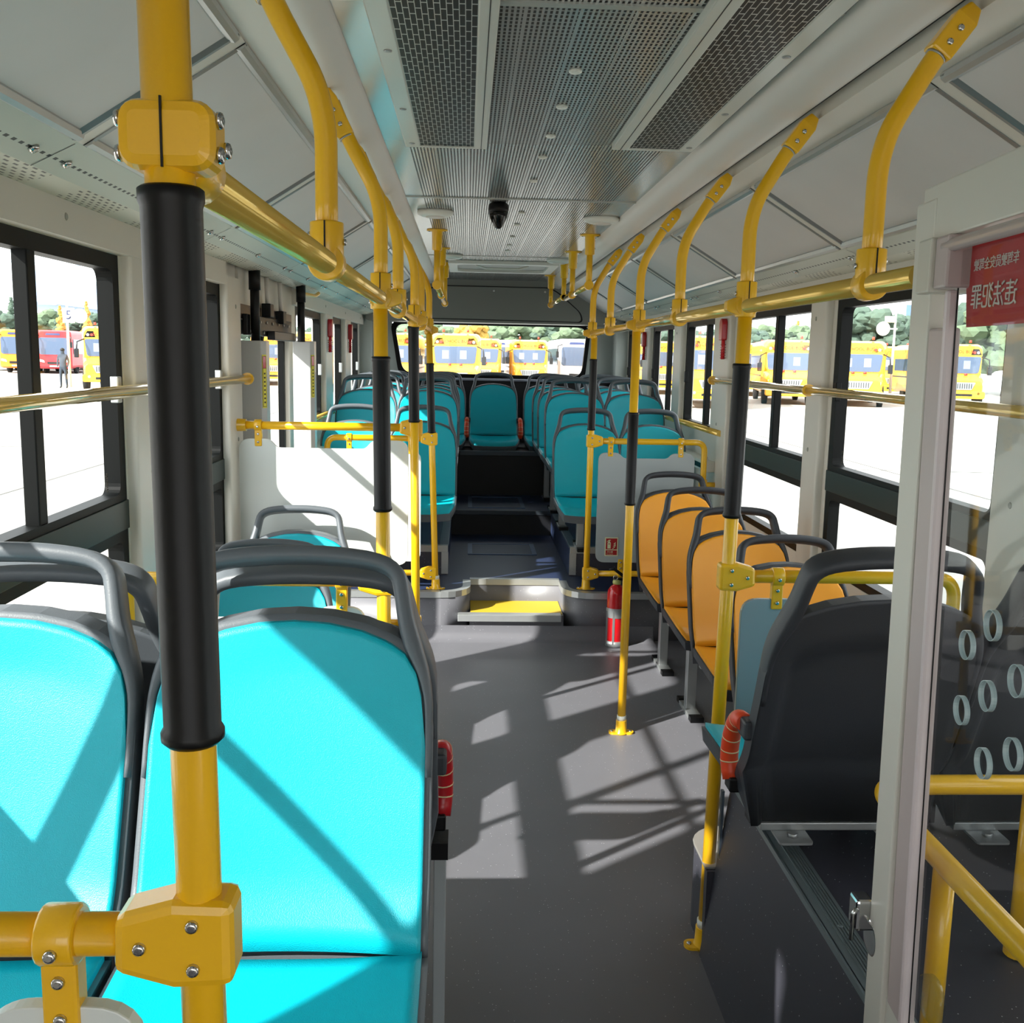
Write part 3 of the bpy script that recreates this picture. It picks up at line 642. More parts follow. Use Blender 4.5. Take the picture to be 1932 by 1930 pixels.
def hanger(side, x, y, parent):
    sg = 1 if side == 'R' else -1
    top = .815 if side == 'R' else -.345
    zt = 2.118 if side == 'R' else 2.15
    dx = top-x
    P = [(x, y, ZR+.01), (x, y, ZR+.12), (x, y, ZR+.19), (x+dx*.10, y, ZR+.25), (x+dx*.55, y, ZR+.36), (x+dx*.80, y, zt-.03)]
    mb = MB(); mb.tube(bez(P, 5), .0165, 16); h = obj('hanger', mb, yellow, parent)
    a = Vector((x+dx*.58, y, ZR+.366)); b = Vector((x+dx*.98, y, zt+.005)); u = (b-a).normalized(); nn = Vector((-u.z, 0, u.x))
    mb = MB(); mb.tube([a-u*.004, a], .0178, 16); obj('washer', mb, steel, h)
    mb = MB(); w_ = .020
    vs = [a-nn*w_+Vector((0, s, 0)) for s in (-.019, .019)]+[a+nn*w_+Vector((0, s, 0)) for s in (-.019, .019)]
    c1 = a+u*(b-a).length*.72; vs += [c1-nn*w_+Vector((0, s, 0)) for s in (-.017, .017)]+[c1+nn*w_+Vector((0, s, 0)) for s in (-.017, .017)]
    vs += [b-nn*.011+Vector((0, s, 0)) for s in (-.009, .009)]+[b+nn*.011+Vector((0, s, 0)) for s in (-.009, .009)]
    fs = [(0, 1, 3, 2)]
    for o_ in (0, 4): fs += [(o_, o_+4, o_+5, o_+1), (o_+2, o_+3, o_+7, o_+6), (o_, o_+2, o_+6, o_+4), (o_+1, o_+5, o_+7, o_+3)]
    fs += [(8, 10, 11, 9)]
    mb.add(vs, fs); sk = obj('socket', mb, yellow, h, .004)
    for k_ in (.22, .5): bolt(a+u*(b-a).length*k_+Vector((0, -.0185, 0)), (0, -1, 0), sk, .0055)
for side, x0, lab, ys, thr, ya, yb in (('L', -.208, 'overhead brass yellow handrail along the left of the aisle', (1.53, 2.46, 3.06, 4.0, 4.55, 5.5), (2.46, 4.0, 5.5), .76, 5.53), ('R', .672, 'overhead brass yellow handrail along the right of the aisle', (1.70, 2.46, 3.24, 4.0, 4.82, 5.5), (2.46, 4.0, 5.5), 1.51, 5.53)):
    t = thing('overhead_handrail', lab, 'handrail', (x0, 3.2, ZR))
    mb = MB(); mb.tube([(x0, ya, ZR), (x0, yb, ZR)], .0168, 24); obj('rail', mb, brass, t)
    for y in ys:
        railclamp(x0, y, t, y in thr, 1 if side == 'L' else -1); hanger(side, x0, y, t)
    if side == 'L':
        mb = MB(); mb.prism(rrect(-.240, -.174, 1.671, 1.718, .014), .720, .764, 'XZ'); mb.tube([(-.208, .75, 1.685), (-.208, .81, 1.68)], .024, 18)
        c = obj('end_clamp', mb, yellow, t, .009)
        mb = MB(); mb.box(-.209, -.2075, .7185, .7205, 1.672, 1.718); obj('slit', mb, black, c)
        for x, y, z, nr in ((-.240, .735, 1.706, (-1, 0, 0)), (-.240, .735, 1.683, (-1, 0, 0)), (-.174, .735, 1.706, (1, 0, 0)), (-.174, .735, 1.683, (1, 0, 0)), (-.174, .756, 1.690, (1, 0, 0))):
            bolt((x, y, z), nr, c, .006)
# short drop rails near the rear ceiling
def droprail(lab, x, ys, z, ya, yb):
    t = thing('ceiling_drop_rail', lab, 'handrail', (x, (ya+yb)/2, z), 'short rails hung from the rear ceiling')
    mb = MB(); mb.tube([(x, ya, z), (x, yb, z)], .016, 16); obj('rail', mb, brass, t)
    for y in ys:
        mb = MB(); mb.lathe((x, y, 2.19), [(.055, 0), (.055, .005), (.028, .009), (.026, .10), (.0165, .105)], (0, 0, -1), 18); mb.tube([(x, y, 2.10), (x, y, z)], .0165, 14); mb.tube([(x, y-.02, z), (x, y+.02, z)], .024, 16)
        dr = obj('drop_post', mb, yellow, t)
        for dx in (-.04, .04): bolt((x+dx, y, 2.185), (0, 0, -1), dr, .006, black)
        for dz in (2.16, 2.12): bolt((x+.024, y, dz), (1, 0, 0), dr, .006, black)
droprail('ceiling drop rail on the right, nearer one with two posts', .64, (5.46, 6.33), 1.93, 5.45, 6.72)
droprail('ceiling drop rail on the right, farther one by the rear corner', .66, (7.1, 8.2), 1.96, 7.08, 8.25)
droprail('ceiling drop rail on the left behind the aisle poles', -.165, (5.41, 6.31, 7.3), 1.91, 5.40, 7.35)

# ----- partitions: bar + clamps + panel -----
def partition(lab, pole, xp, y, zb, xw, z0, z1, clamps, m, side, lower=None, notch=.028, bend=True, flange=False, pw=None):
    sg = -1 if side == 'L' else 1
    t = thing('partition', lab, 'partition', ((xp+xw)/2, y, z0), 'white and grey partition panels with yellow bars')
    mb = MB()
    if bend:
        mb.tube(bez([(xp, y, zb), (xw-sg*.05, y, zb), (xw-sg*.05, y, zb-.11), (xw-sg*.05, y, zb-.26)], 8), .0165, 18); mb.tube([(xw-sg*.05, y, zb-.235), (xw+sg*.03, y, zb-.235)], .0165, 14); mb.tube([(xw-sg*.05, y, zb-.205), (xw-sg*.05, y, zb-.265)], .024, 16)
    else: mb.tube([(xp, y, zb), (xw, y, zb)], .0165, 18)
    obj('bar', mb, yellow, t)
    if flange:
        mb = MB(); mb.lathe((xw, y, zb), [(.05, 0), (.045, .004), (.026, .01), (.024, .06)], (-sg, 0, 0), 18); obj('wall_flange', mb, yellow, t)
    tclamp((xp, y, zb), sg, t)
    for x in clamps: hangclamp(x, y, zb, t)
    a = pw[0]; b = pw[1]   # panel from a (aisle side) to b (wall side)
    c1, c2 = clamps[0], clamps[-1]; s = 1 if b > a else -1
    lowz = z1-notch
    pts = [(a, z0), (a, z1), (c1+s*.045, z1), (c1+s*.075, lowz)]+([(c2-s*.075, lowz), (c2-s*.045, z1)] if len(clamps) > 1 else [(b-s*.01, lowz)])+[(b, z1 if len(clamps) > 1 else lowz), (b, z0)]
    rad = [.05, .045, .02, .015]+([.015, .02] if len(clamps) > 1 else [.01])+[.045, .04]
    mb = MB(); mb.prism(roundpoly(pts, rad, 6), y-.007, y+.007, 'XZ'); obj('panel', mb, m, t, .0015)
    if lower:
        zl, cl = lower
        mb = MB(); mb.tube([(xp, y, zl), (xw, y, zl)], .0165, 14); obj('lower_bar', mb, yellow, t); tclamp((xp, y, zl), sg, t)
        for x in cl: hangclamp(x, y, zl, t, up=True)
    return t
partition('pale partition panel cut off at the bottom left corner, hung from a yellow bar', pL0, -.198, .74, 1.098, XL+.02, .5, 1.040, (-.310, -.80), pwhite, 'L', None, .03, False, False, (-.248, -.88))
partition('small partition bar bending to the left wall behind the front seats', pL1, -.196, 2.46, .992, XL+.06, .68, .925, (-.304,), pwhite, 'L', None, .03, True, False, (-.245, -.62))
partition('wide white partition panel before the rear side door, crossed by sun shadows', pL2, -.200, 4.055, 1.258, -.935, .695, 1.205, (-.33, -.828), pwhite, 'L', (.45, (-.33,)), .035, False, True, (-.232, -.905))
partition('narrow white partition panel behind the wide one on the left', pL3, -.180, 5.47, 1.098, -.80, .42, 1.025, (-.30, -.632), pwhite, 'L', (.355, (-.27,)), .035, True, False, (-.245, -.72))
partition('grey partition panel with the fire extinguisher sign', pR3, .682, 5.5, 1.098, 1.365, .42, 1.035, (.793, 1.183), pgrey, 'R', (.355, (.87,)), .03, True, False, (.728, 1.262))
partition('bluish grey partition panel between the orange seats and the dark seat', pR1, .662, 2.46, 1.012, 1.30, .42, .955, (.79,), mat('partition_blue_grey', '#8A9CA4', .35), 'R', None, .03, True, False, (.70, 1.2))
# wall handrails at the windows
def wallrail(lab, x, y0, y1, z, brackets, rings=(), endcap=True, r=.0165):
    sg = 1 if x > 0 else -1
    t = thing('window_handrail', lab, 'handrail', (x, (y0+y1)/2, z))
    mb = MB(); mb.tube([(x, y0, z), (x, y1, z)], r, 18); obj('rail', mb, brass, t)
    for y in brackets:
        bo_ = abs((XR if x > 0 else XL)-x); bo_ = .055 if bo_ > .05 else .036
        mb = MB(); mb.box(*sorted((x+sg*bo_, x+sg*(bo_-.008))), y-.012, y+.012, z-.045, z+.045); mb.tube([(x, y, z), (x+sg*.05, y, z)], .011, 10); b = obj('bracket', mb, yellow, t)
        for dz in (-.036, .036): bolt((x+sg*(bo_-.008), y, z+dz), (-sg, 0, 0), b, .007, steel)
    for y in rings:
        mb = MB(); mb.tube([(x, y-.008, z), (x, y+.008, z)], .024, 18); obj('ring', mb, yellow, t)
wallrail('brass handrail across the near left windows', -.872, -.2, 4.12, 1.44, (.6, 1.64, 2.90, 4.05), (4.08,))
wallrail('brass handrail across the right windows beside the orange seats', 1.34, .2, 5.55, 1.44, (1.2, 2.45, 3.97, 5.40), (3.93, 5.50))
wallrail('low brass handrail under the right rear windows', 1.376, 5.42, 8.9, 1.155, (5.44, 6.68, 7.87), ())
wallrail('low brass handrail under the left rear windows', -.906, 5.55, 8.9, 1.155, (5.6, 6.79, 7.85), ())

# ================= SEATS =================
OUT = [(0, .418), (.05, .415), (.10, .405), (.14, .390), (.165, .374), (.184, .345), (.192, .310), (.1955, .25)]
def Hx(ax):
    for (x0, h0), (x1, h1) in zip(OUT, OUT[1:]):
        if ax <= x1: t = (ax-x0)/(x1-x0); return h0+(h1-h0)*t
    return .25
def yb(h):
    if h < 0: return -.03
    return (.40*h if h < .2 else .08+.37*(h-.2))-(.030*(1-h/.08)**2 if h < .08 else 0)
def backgrid(off_y, grow=0.0, nu=36, nh=18, dish=.016, bot=None):
    P = []
    for j in range(nh+1):
        row = []
        for i in range(nu+1):
            u = -1+2*i/nu; us = math.sin(u*math.pi/2)*.35+u*.65; x = us*(.198+grow)
            H = Hx(min(abs(us)*.198, .1955))+grow*1.0
            t = j/nh; h = H*(1-(1-t)**1.25)*1.0 if t < 1 else H
            if grow and j == 0: h = -.02 if bot is None else bot
            side = 1-.03*(1-min(1, h/.15))*0
            side = .90 if (grow and j == 0 and bot) else 1
            row.append((x*side, yb(max(h, 0))+off_y+dish*(1-us*us)*min(1, (H-h)/.08+.1), h))
        P.append(row)
    return P
def pangrid(dz, grow=0.0, nu=20, nd=14):
    P = []
    for j in range(nd+1):
        t = j/nd; y = -.024-.355*t-(grow if j == nd else 0); row = []
        wz = .200+grow-(.030*max(0, (t-.78)/.22)**2.2)
        for i in range(nu+1):
            u = -1+2*i/nu
            z = -.006-.016*t-(.040*max(0, (t-.80)/.20)**2)+.010*abs(u)**3-.012*(1-u*u)*math.sin(math.pi*min(t*1.1, 1))
            row.append((u*wz, y, z+dz))
        P.append(row)
    return P
def seat_meshes(colm, shell, suffix):
    R = {}
    A = backgrid(-.001); B = backgrid(.009, 0, dish=.016); R['backrest'] = (MB().slab(A, B), colm)
    A = backgrid(.007, .010, dish=.016)
    B = []
    C = backgrid(.050, .010, dish=0.0, bot=-.095)
    for j, row in enumerate(C):
        r2 = []
        for i, p in enumerate(row):
            us = abs(p[0])/.208; edge = max(0, min(1, (us-.76)/.05)); H = Hx(min(us*.198, .1955)); top = max(0, min(1, (p[2]-(H-.10))/.015)); e = max(edge, top)
            r2.append((p[0], p[1]-.022*(1-e)+(.03 if j == 0 else 0), p[2]))
        B.append(r2)
    R['shell'] = (MB().slab(A, B), shell)
    half = [(-.2015, .20), (-.2015, .27), (-.199, .31), (-.190, .345), (-.176, .378), (-.165, .415), (-.158, .452), (-.149, .480), (-.120, .497), (-.06, .505), (0, .507)]
    rh = [.45, .5, .6, .85, 1.15, 1.05, 1, 1, 1.05, 1.1, 1.1]
    full = half+[(-x, z) for x, z in reversed(half[:-1])]; rf = rh+list(reversed(rh[:-1])); path = []; rr = []
    for i in range(len(full)-1):   # Catmull-Rom through the handle outline
        q0, q1, q2, q3 = full[max(i-1, 0)], full[i], full[i+1], full[min(i+2, len(full)-1)]
        for s_ in range(3):
            t = s_/3; f_ = lambda a_, b_, c_, d_: .5*(2*b_+(c_-a_)*t+(2*a_-5*b_+4*c_-d_)*t*t+(-a_+3*b_-3*c_+d_)*t**3)
            path.append((f_(q0[0], q1[0], q2[0], q3[0]), f_(q0[1], q1[1], q2[1], q3[1]))); rr.append(rf[i]*(1-t)+rf[i+1]*t)
    path.append(full[-1]); rr.append(rf[-1])
    mb = MB(); pts = [(x, yb(z)+.026, z) for x, z in path]
    # ribbon sweep: thickness in plane .011, depth .024
    vs = []; fs = []; n_ = 12; N_ = len(pts)
    for i, p in enumerate(pts):
        p = Vector(p); a = Vector(pts[max(i-1, 0)]); b = Vector(pts[min(i+1, N_-1)]); t = (b-a).normalized()
        dpt = Vector((0, 1, -.37)).normalized(); dpt = (dpt-t*dpt.dot(t)).normalized(); w_ = t.cross(dpt)
        for k_ in range(n_):
            th = 2*math.pi*k_/n_; c, s_ = math.cos(th), math.sin(th); c = math.copysign(abs(c)**.6, c); s_ = math.copysign(abs(s_)**.6, s_)
            vs.append(p+w_*c*.0125*rr[i]+dpt*s_*.027)
    for i in range(N_-1):
        for k_ in range(n_): k2 = (k_+1) % n_; fs.append((i*n_+k_, i*n_+k2, (i+1)*n_+k2, (i+1)*n_+k_))
    fs += [tuple(range(n_)), tuple(range((N_-1)*n_, N_*n_))]; mb.add(vs, fs, [True]*(len(fs)-2)+[False, False]); R['handle'] = (mb, shell)
    R['seat_pan'] = (MB().slab(pangrid(0), pangrid(-.012)), colm)
    R['underpan'] = (MB().slab(pangrid(-.009, .009), pangrid(-.045, .004)), shell)
    return R
def seat_proto(name, colm, shell, drop, legtype, label, group):
    t = thing(name, label, 'bus seat', (0, -50, 0), group, local=True)
    for k_, (mb, m) in seat_meshes(colm, shell, '').items(): obj(k_, mb, m, t)
    mb = MB()
    for y in (-.31, -.08): mb.box(-.19, .19, y-.015, y+.015, -.072, -.046)
    obj('cross_bars', mb, steel, t, .002)
    if legtype == 'post':
        for x in ((-.10,) if drop > .3 else (-.06, )):
            mb = MB(); mb.box(x-.021, x+.021, -.215, -.165, -drop+.012, -.06); mb.box(x-.028, x+.028, -.34, -.06, -drop, -drop+.018); mb.box(x-.03, x+.03, -.30, -.08, -.075, -.058); lg = obj('leg', mb, steel, t, .002)
            for ya_, yb_ in ((-.345, -.30), (-.10, -.055)): obj('foot_cap', MB().box(x-.029, x+.029, ya_, yb_, -drop+.002, -drop+.024), black, lg)
    else:
        obj('cross_rail', MB().box(-.16, .16, .0, .03, -.115, -.098), steel, t, .002)
        for x in (-.12, .10):
            obj('mounting_plate', MB().prism(rrect(x-.035, x+.035, -.02, .085, .008), -.120, -.115, 'XY'), steel, t)
            obj('plate_bolt', MB().lathe((x, .055, -.115), [(.011, 0), (.011, .008)], (0, 0, 1), 6), steel, t)
            obj('leg', MB().box(x-.014, x+.014, -.24, -.20, -drop, -.06), black, t)
    return t
protos = {}
def seat(kind, x, y, zp, drop, face, label, group, name='bus_seat'):
    legt = 'post' if drop > .24 else 'plate'
    key = (kind, round(drop, 3))
    ms = {'teal': (teal, shellg), 'orange': (orange, shelld), 'tealdark': (teal, shelld)}[kind]
    if key not in protos:
        p = seat_proto(name, ms[0], ms[1], drop, legt, label, group); protos[key] = p; p.location = (x, y, zp); p.rotation_euler = (0, 0, 0 if face == 'front' else math.pi); return p
    return dup(protos[key], (x, y, zp), 0 if face == 'front' else math.pi, label, group)
g = 'teal bus seats'
sA = seat('teal', -.252, 1.30, .737, .285, 'front', 'large sunlit teal seat nearest the aisle at the front left', g)
sB = seat('teal', -.680, 1.30, .737, .285, 'front', 'sunlit teal seat by the window at the front left, partly out of frame', g)
seat('teal', -.252, 1.805, .698, .247, 'back', 'rear-facing seat back to back with the front left aisle seat', g)
sB2 = seat('teal', -.665, 1.805, .698, .247, 'back', 'rear-facing seat back to back with the front left window seat', g)
seat('teal', -.625, 3.00, .432, .432, 'front', 'single teal seat by the left wall, nearer of the two before the white partition', g)
seat('teal', -.650, 3.73, .432, .432, 'front', 'single teal seat by the left wall directly in front of the white partition', g)
sE = seat('tealdark', .785, 1.985, .694, .210, 'back', 'dark-backed rear-facing seat on the right wheel arch with an orange taped armrest', g)
seat('tealdark', 1.198, 1.985, .694, .210, 'back', 'dark-backed rear-facing window seat seen through the cab glass', g)
for i, (y, l) in enumerate(((3.18, 'nearest orange seat, behind the bluish grey partition'), (3.83, 'second orange seat from the front in the right row'), (4.46, 'third orange seat from the front in the right row'), (5.10, 'last orange seat, beside the partition with the fire sign'))):
    seat('orange', 1.11, y, .434, .434, 'front', l, 'orange bus seats along the right windows')
rn = {0: 'first', 1: 'second', 2: 'third', 3: 'fourth'}
for side, xa, xw in (('left', -.262, -.676), ('right', .735, 1.142)):
    for r, (yp, zp) in enumerate(((6.01, .720), (6.73, .885), (7.43, .885), (8.06, .885))):
        base_z = H2 if r < 3 else H2
        seat('teal', xa, yp, zp, zp-base_z, 'front', 'teal aisle seat in the %s raised row on the %s' % (rn[r], side), 'teal seats in the raised rear rows')
        seat('teal', xw, yp, zp, zp-base_z, 'front', 'teal window seat in the %s raised row on the %s' % (rn[r], side), 'teal seats in the raised rear rows')
for i, (x, l) in enumerate(((-.66, 'rear bench row seat in the far left corner'), (-.215, 'rear bench row seat just left of the centre one'), (.228, 'central teal seat in the very back row facing the aisle'), (.69, 'rear bench row seat just right of the centre one'), (1.13, 'rear bench row seat in the far right corner'))):
    seat('teal', x, 8.55, .885, .095, 'front', l, 'teal seats in the back row')
# taped armrests (parts of their seats)
def armrest(seat_obj, lx, flip, striped=False):
    # local to seat; lx side
    s = 1 if lx > 0 else -1
    dz_ = -.038; P = [(lx, .05, .165+dz_), (lx+s*.002, -.005, .160+dz_), (lx+s*.004, -.04, .10+dz_), (lx+s*.004, -.045, .045+dz_), (lx, -.03, .012+dz_)]
    mb = MB(); mb.tube(bez(P, 5), .0192, 16, sq=(1, 1)); o = obj('armrest', mb, redp if striped else tape, seat_obj, label='red and cream wrapped armrest' if striped else 'armrest wrapped in orange tape')
    mb = MB(); mb.box(*sorted((lx-s*.03, lx+s*.012)), .03, .085, .140+dz_, .180+dz_); obj('bracket', mb, shelld, o, .006)
    mb = MB(); mb.box(*sorted((lx-s*.03, lx+s*.010)), -.05, -.005, -.010+dz_, .022+dz_); obj('bracket', mb, black, o, .004)
    pts = bez(P, 5); 
    for i in range(3, len(pts)-2, 3):
        p = pts[i]; t_ = (pts[i+1]-pts[i-1]).normalized(); mb = MB(); mb.tube([p-t_*.0013, p+t_*.0013], .0198, 16); obj('tape_edge', mb, tapec, o)
armrest(sE, .210, False)
armrest(bpy.data.objects[sA.name], .222, False, True) if False else None
for o in bpy.data.objects:
    if o.get('label') == 'central teal seat in the very back row facing the aisle':
        cs = o
LOCAL.add(cs.name)
armrest(cs, .225, False); armrest(cs, -.225, False)
for o in list(bpy.data.objects):
    if o.get('label') == 'rear-facing seat back to back with the front left aisle seat': 
        armrest(o, -.212, False, True); asd = o
lgx = MB().box(-.222, -.198, -.115, -.065, -.698, -.135); obj('side_leg', lgx, mat('leg_grey', '#A5ABAD', .4), asd, .002); obj('side_leg_cap', MB().box(-.226, -.190, -.12, -.06, -.135, -.10), black, asd)
# side plate of the left rear-facing seat
# ================= CAB PARTITION (right front) =================
# ground line of the partition: from post at (.69,1.50) towards the camera, turning slightly inward
th = math.radians(5); U = Vector((-math.sin(th), -math.cos(th), 0)); Nn = Vector((-math.cos(th), math.sin(th), 0))
O = Vector((.668, 1.50, 0)); Ob = Vector((.690, 1.50, 0))
def cabbox(a0, a1, z0, z1, h0=-.012, h1=.012, lean=True):
    """box along the partition line, between distances a0..a1, thickness from h0 to h1 towards the aisle; foot leans like the post"""
    vs = []
    for a in (a0, a1):
        for h in (h0, h1):
            for z in (z0, z1):
                base = O.lerp(Ob, max(0, min(1, (1.65-z)/1.1))) if lean else O
                vs.append(base+U*a+Nn*h+Vector((0, 0, z)))
    mb = MB(); mb.add(vs, [(0, 1, 3, 2), (4, 6, 7, 5), (0, 4, 5, 1), (2, 3, 7, 6), (0, 2, 6, 4), (1, 5, 7, 3)]); return mb
t = thing('cab_post', 'cream square post of the driver cab partition, foreground right', 'post', (.68, 1.47, 0))
obj('post', cabbox(0, .076, .0, 1.78, -.03, .012), cream, t, .003)
t = thing('cab_beam', 'cream overhead beam above the driver cab door', 'beam', (.66, 1.2, 1.73))
obj('beam', cabbox(.02, 1.3, 1.722, 1.80, -.03, .010, False), cream, t, .003)
mb = cabbox(.06, .110, 1.648, 1.722, -.03, .026, False); o_ = obj('corner_bracket', mb, mat('bracket_cream', '#CBC6BA', .4), t, .003)
mb = cabbox(.110, .155, 1.652, 1.722, -.03, .020, False); obj('bracket_wedge', mb, pink, t, .004)
mb = MB(); a = O+U*.13+Nn*.012+Vector((0, 0, 1.708)); b = O+U*1.2+Nn*.012+Vector((0, 0, 1.708)); mb.tube([a, b], .009, 12); obj('tube_rail', mb, mat('translucent_tube', '#C2B4B2', .3), t)
t = thing('cab_door', 'glazed driver cab door with frame in painted pink reflection and round speech holes', 'door', (.67, 1.2, .53))
obj('stile', cabbox(.077, .140, .545, 1.60, -.012, .010), pink, t, .004)
obj('stile_edge', cabbox(.134, .147, .55, 1.65, -.004, .013), mat('stile_edge', '#D0C2C3', .3), t, .005)
mb = cabbox(.147, .1485, .56, 1.70, -.0008, .0008)
obj('gasket', mb, black, t)
obj('lower_rail', cabbox(.061, 1.2, .49, .565, -.014, .010), cream, t, .003)
obj('lower_panel', cabbox(.061, 1.2, .05, .49, -.006, .004), cream, t)
def cabpt(a, h, z):
    base = O.lerp(Ob, max(0, min(1, (1.65-z)/1.1))); return base+U*a+Nn*h+Vector((0, 0, z))
mb = MB(); mb.add([cabpt(.132, 0, .56), cabpt(1.2, 0, .56), cabpt(1.2, 0, 1.70), cabpt(.132, 0, 1.70)], [(0, 1, 2, 3)]); obj('pane', mb, cabglass, t)
Rr, Dd, Ff = R_, D_, F_
def pxray(x, y): return F_+R_*((x-966)/1900)+D_*((y-965)/1900)
def on_cab(x, y):
    d_ = pxray(x, y); o0 = Vector((0, 0, CAMZ)); s = 0
    p0 = cabpt(0, 0, 1.1); nn = Nn; tt = (p0-o0).dot(nn)/d_.dot(nn); return o0+d_*tt
mb0 = None
for hx, hy in ((1873, 1180), (1825, 1217), (1920, 1285), (1863, 1313), (1814, 1340), (1911, 1423), (1855, 1440)):
    p = on_cab(hx, hy); mb = MB(); n_ = 28; ax = Nn; a_ = U; b_ = Vector((0, 0, 1)); rings = []
    r = .0195; prof = [(r*.95, -.0035), (r, -.0035), (r, .0035), (r*.95, .0035)]
    vs = []; fs = []
    for k_ in range(n_):
        th_ = 2*math.pi*k_/n_; dv = a_*math.cos(th_)+b_*math.sin(th_)
        for rr_, hh in prof: vs.append(p+dv*rr_+ax*hh)
    for k_ in range(n_):
        for q_ in range(4): fs.append((k_*4+q_, k_*4+(q_+1) % 4, ((k_+1) % n_)*4+(q_+1) % 4, ((k_+1) % n_)*4+q_))
    mb.add(vs, fs); obj('speech_hole', mb, mat('hole_rim', '#9FB0B3', .2), t)
# latch
t2 = thing('door_latch', 'chrome latch on the cream cab post', 'latch', (.66, 1.50, .63))
p = Vector((.660, 1.505, 0))
mb = MB(); mb.box(.647, .676, 1.50, 1.535, .628, .682); obj('latch_body', mb, chrome, t2, .005)
mb = MB(); mb.lathe((.676, 1.49, .622), [(.030, 0), (.030, .006), (.024, .009)], (-1, 0, 0), 24); obj('rose', mb, chrome, t2)
mb = MB(); mb.tube([(.647, 1.50, .67), (.641, 1.50, .66), (.641, 1.50, .615)], .004, 8); obj('lever', mb, chrome, t2)
t2 = thing('cup_holder', 'clear plastic round holder behind the cab glass', 'holder', (.72, 1.37, .64))
mb = MB(); mb.lathe((.690, 1.33, .625), [(.034, 0), (.034, .012)], (1, 0, 0), 24); obj('disc', mb, cabglass, t2)
# banner with mirrored writing, stuck on the outer side of the glass
t = thing('banner', 'red banner with white Chinese characters seen mirrored through the cab glass', 'banner', (.70, 1.2, 1.62))
th2 = cabpt(.15, -.02, 1.66)
mb = MB(); B0 = [cabpt(.155, -.012, 1.60), cabpt(.60, -.012, 1.60), cabpt(.60, -.012, 1.71), cabpt(.135, -.012, 1.71)]; B1 = [q-Nn*.001 for q in B0]
mb.add(B0+B1, [(0, 1, 2, 3), (7, 6, 5, 4), (0, 4, 5, 1), (1, 5, 6, 2), (2, 6, 7, 3), (3, 7, 4, 0)]); obj('cloth', mb, mat('banner_red', '#C42A30', .6), t)
def mirrored(body, size, a, z, nm='lettering'):
    me = text_mesh(body, size, .0004); c = cabpt(a, -.0105, z); mt = Matrix((-U, Vector((0, 0, 1)), Nn)).transposed().to_4x4(); mt.translation = c
    me.transform(mt); me.materials.clear(); me.materials.append(txtw); obj(nm, me, txtw, t)
mirrored('车驾驶员安全驾驶', .0165, .236, 1.678); mirrored('违法犯罪', .034, .236, 1.636)
t = thing('notice_sticker', 'dark red sticker with a column of white marks on the window below the banner', 'sticker', (1.43, 2.4, 1.6))
mb = MB(); mb.box(1.425, 1.427, 2.36, 2.50, 1.535, 1.625); obj('sheet', mb, mat('maroon', '#6B1424', .5), t)
for kk in range(5): 
    mb = MB(); mb.box(1.423, 1.4245, 2.39, 2.41, 1.545+kk*.016, 1.553+kk*.016); obj('mark', mb, txtw, t)
# yellow guard rail behind the cab glass
t = thing('guard_rail', 'yellow bent guard rail on posts behind the driver cab glass', 'guard rail', (.85, 1.4, .484))
mb = MB(); zg = .80
mb.tube(bez([(.735, .35, zg), (.735, 1.56, zg), (.735, 1.66, zg+.01), (.84, 1.66, zg+.012), (1.35, 1.66, zg+.012)], 8), .0175, 18); obj('rail', mb, yellow, t)
for x, y in ((.735, 1.40), (1.02, 1.66)):
    mb = MB(); mb.tube([(x, y, .49), (x, y, zg)], .0165, 16); pg = obj('post', mb, yellow, t)
    mb = MB(); mb.prism(rrect(x-.022, x+.045, y-.022, y+.022, .02), .484, .494, 'XY'); pf = obj('foot', mb, yellow, pg); bolt((x+.032, y, .494), (0, 0, 1), pf, .006)
# ================= SMALL THINGS =================
# hammers
def hammer(x, y, z, lab):
    sg = 1 if x > 0 else -1
    t = thing('emergency_hammer', lab, 'emergency hammer', (x, y, z), 'red emergency hammers on the window pillars')
    mb = MB(); mb.prism(roundpoly([(y-.035, z-.01), (y+.03, z-.01), (y+.03, z+.085), (y+.012, z+.105), (y-.02, z+.105), (y-.035, z+.085)], .012), *sorted((x, x-sg*.03)), 'YZ'); obj('holder', mb, redp, t, .004)
    mb = MB(); mb.tube([(x-sg*.014, y-.012, z-.11), (x-sg*.014, y-.012, z+.02)], .013, 12, sq=(1, .8)); h = obj('grip', mb, red, t)
    for kk in range(6):
        mb = MB(); mb.tube([(x-sg*.014, y-.012, z-.105+kk*.014), (x-sg*.014, y-.012, z-.101+kk*.014)], .0145, 10); obj('grip_rib', mb, redp, h)
hammer(1.38, 5.42, 1.665, 'red emergency hammer on the right pillar beside the orange seats'); hammer(1.38, 7.87, 1.65, 'red emergency hammer on the right pillar near the rear')
hammer(-.91, 6.72, 1.66, 'red emergency hammer on the left pillar just behind the rear door'); hammer(-.91, 7.86, 1.66, 'red emergency hammer on the left pillar near the rear corner')
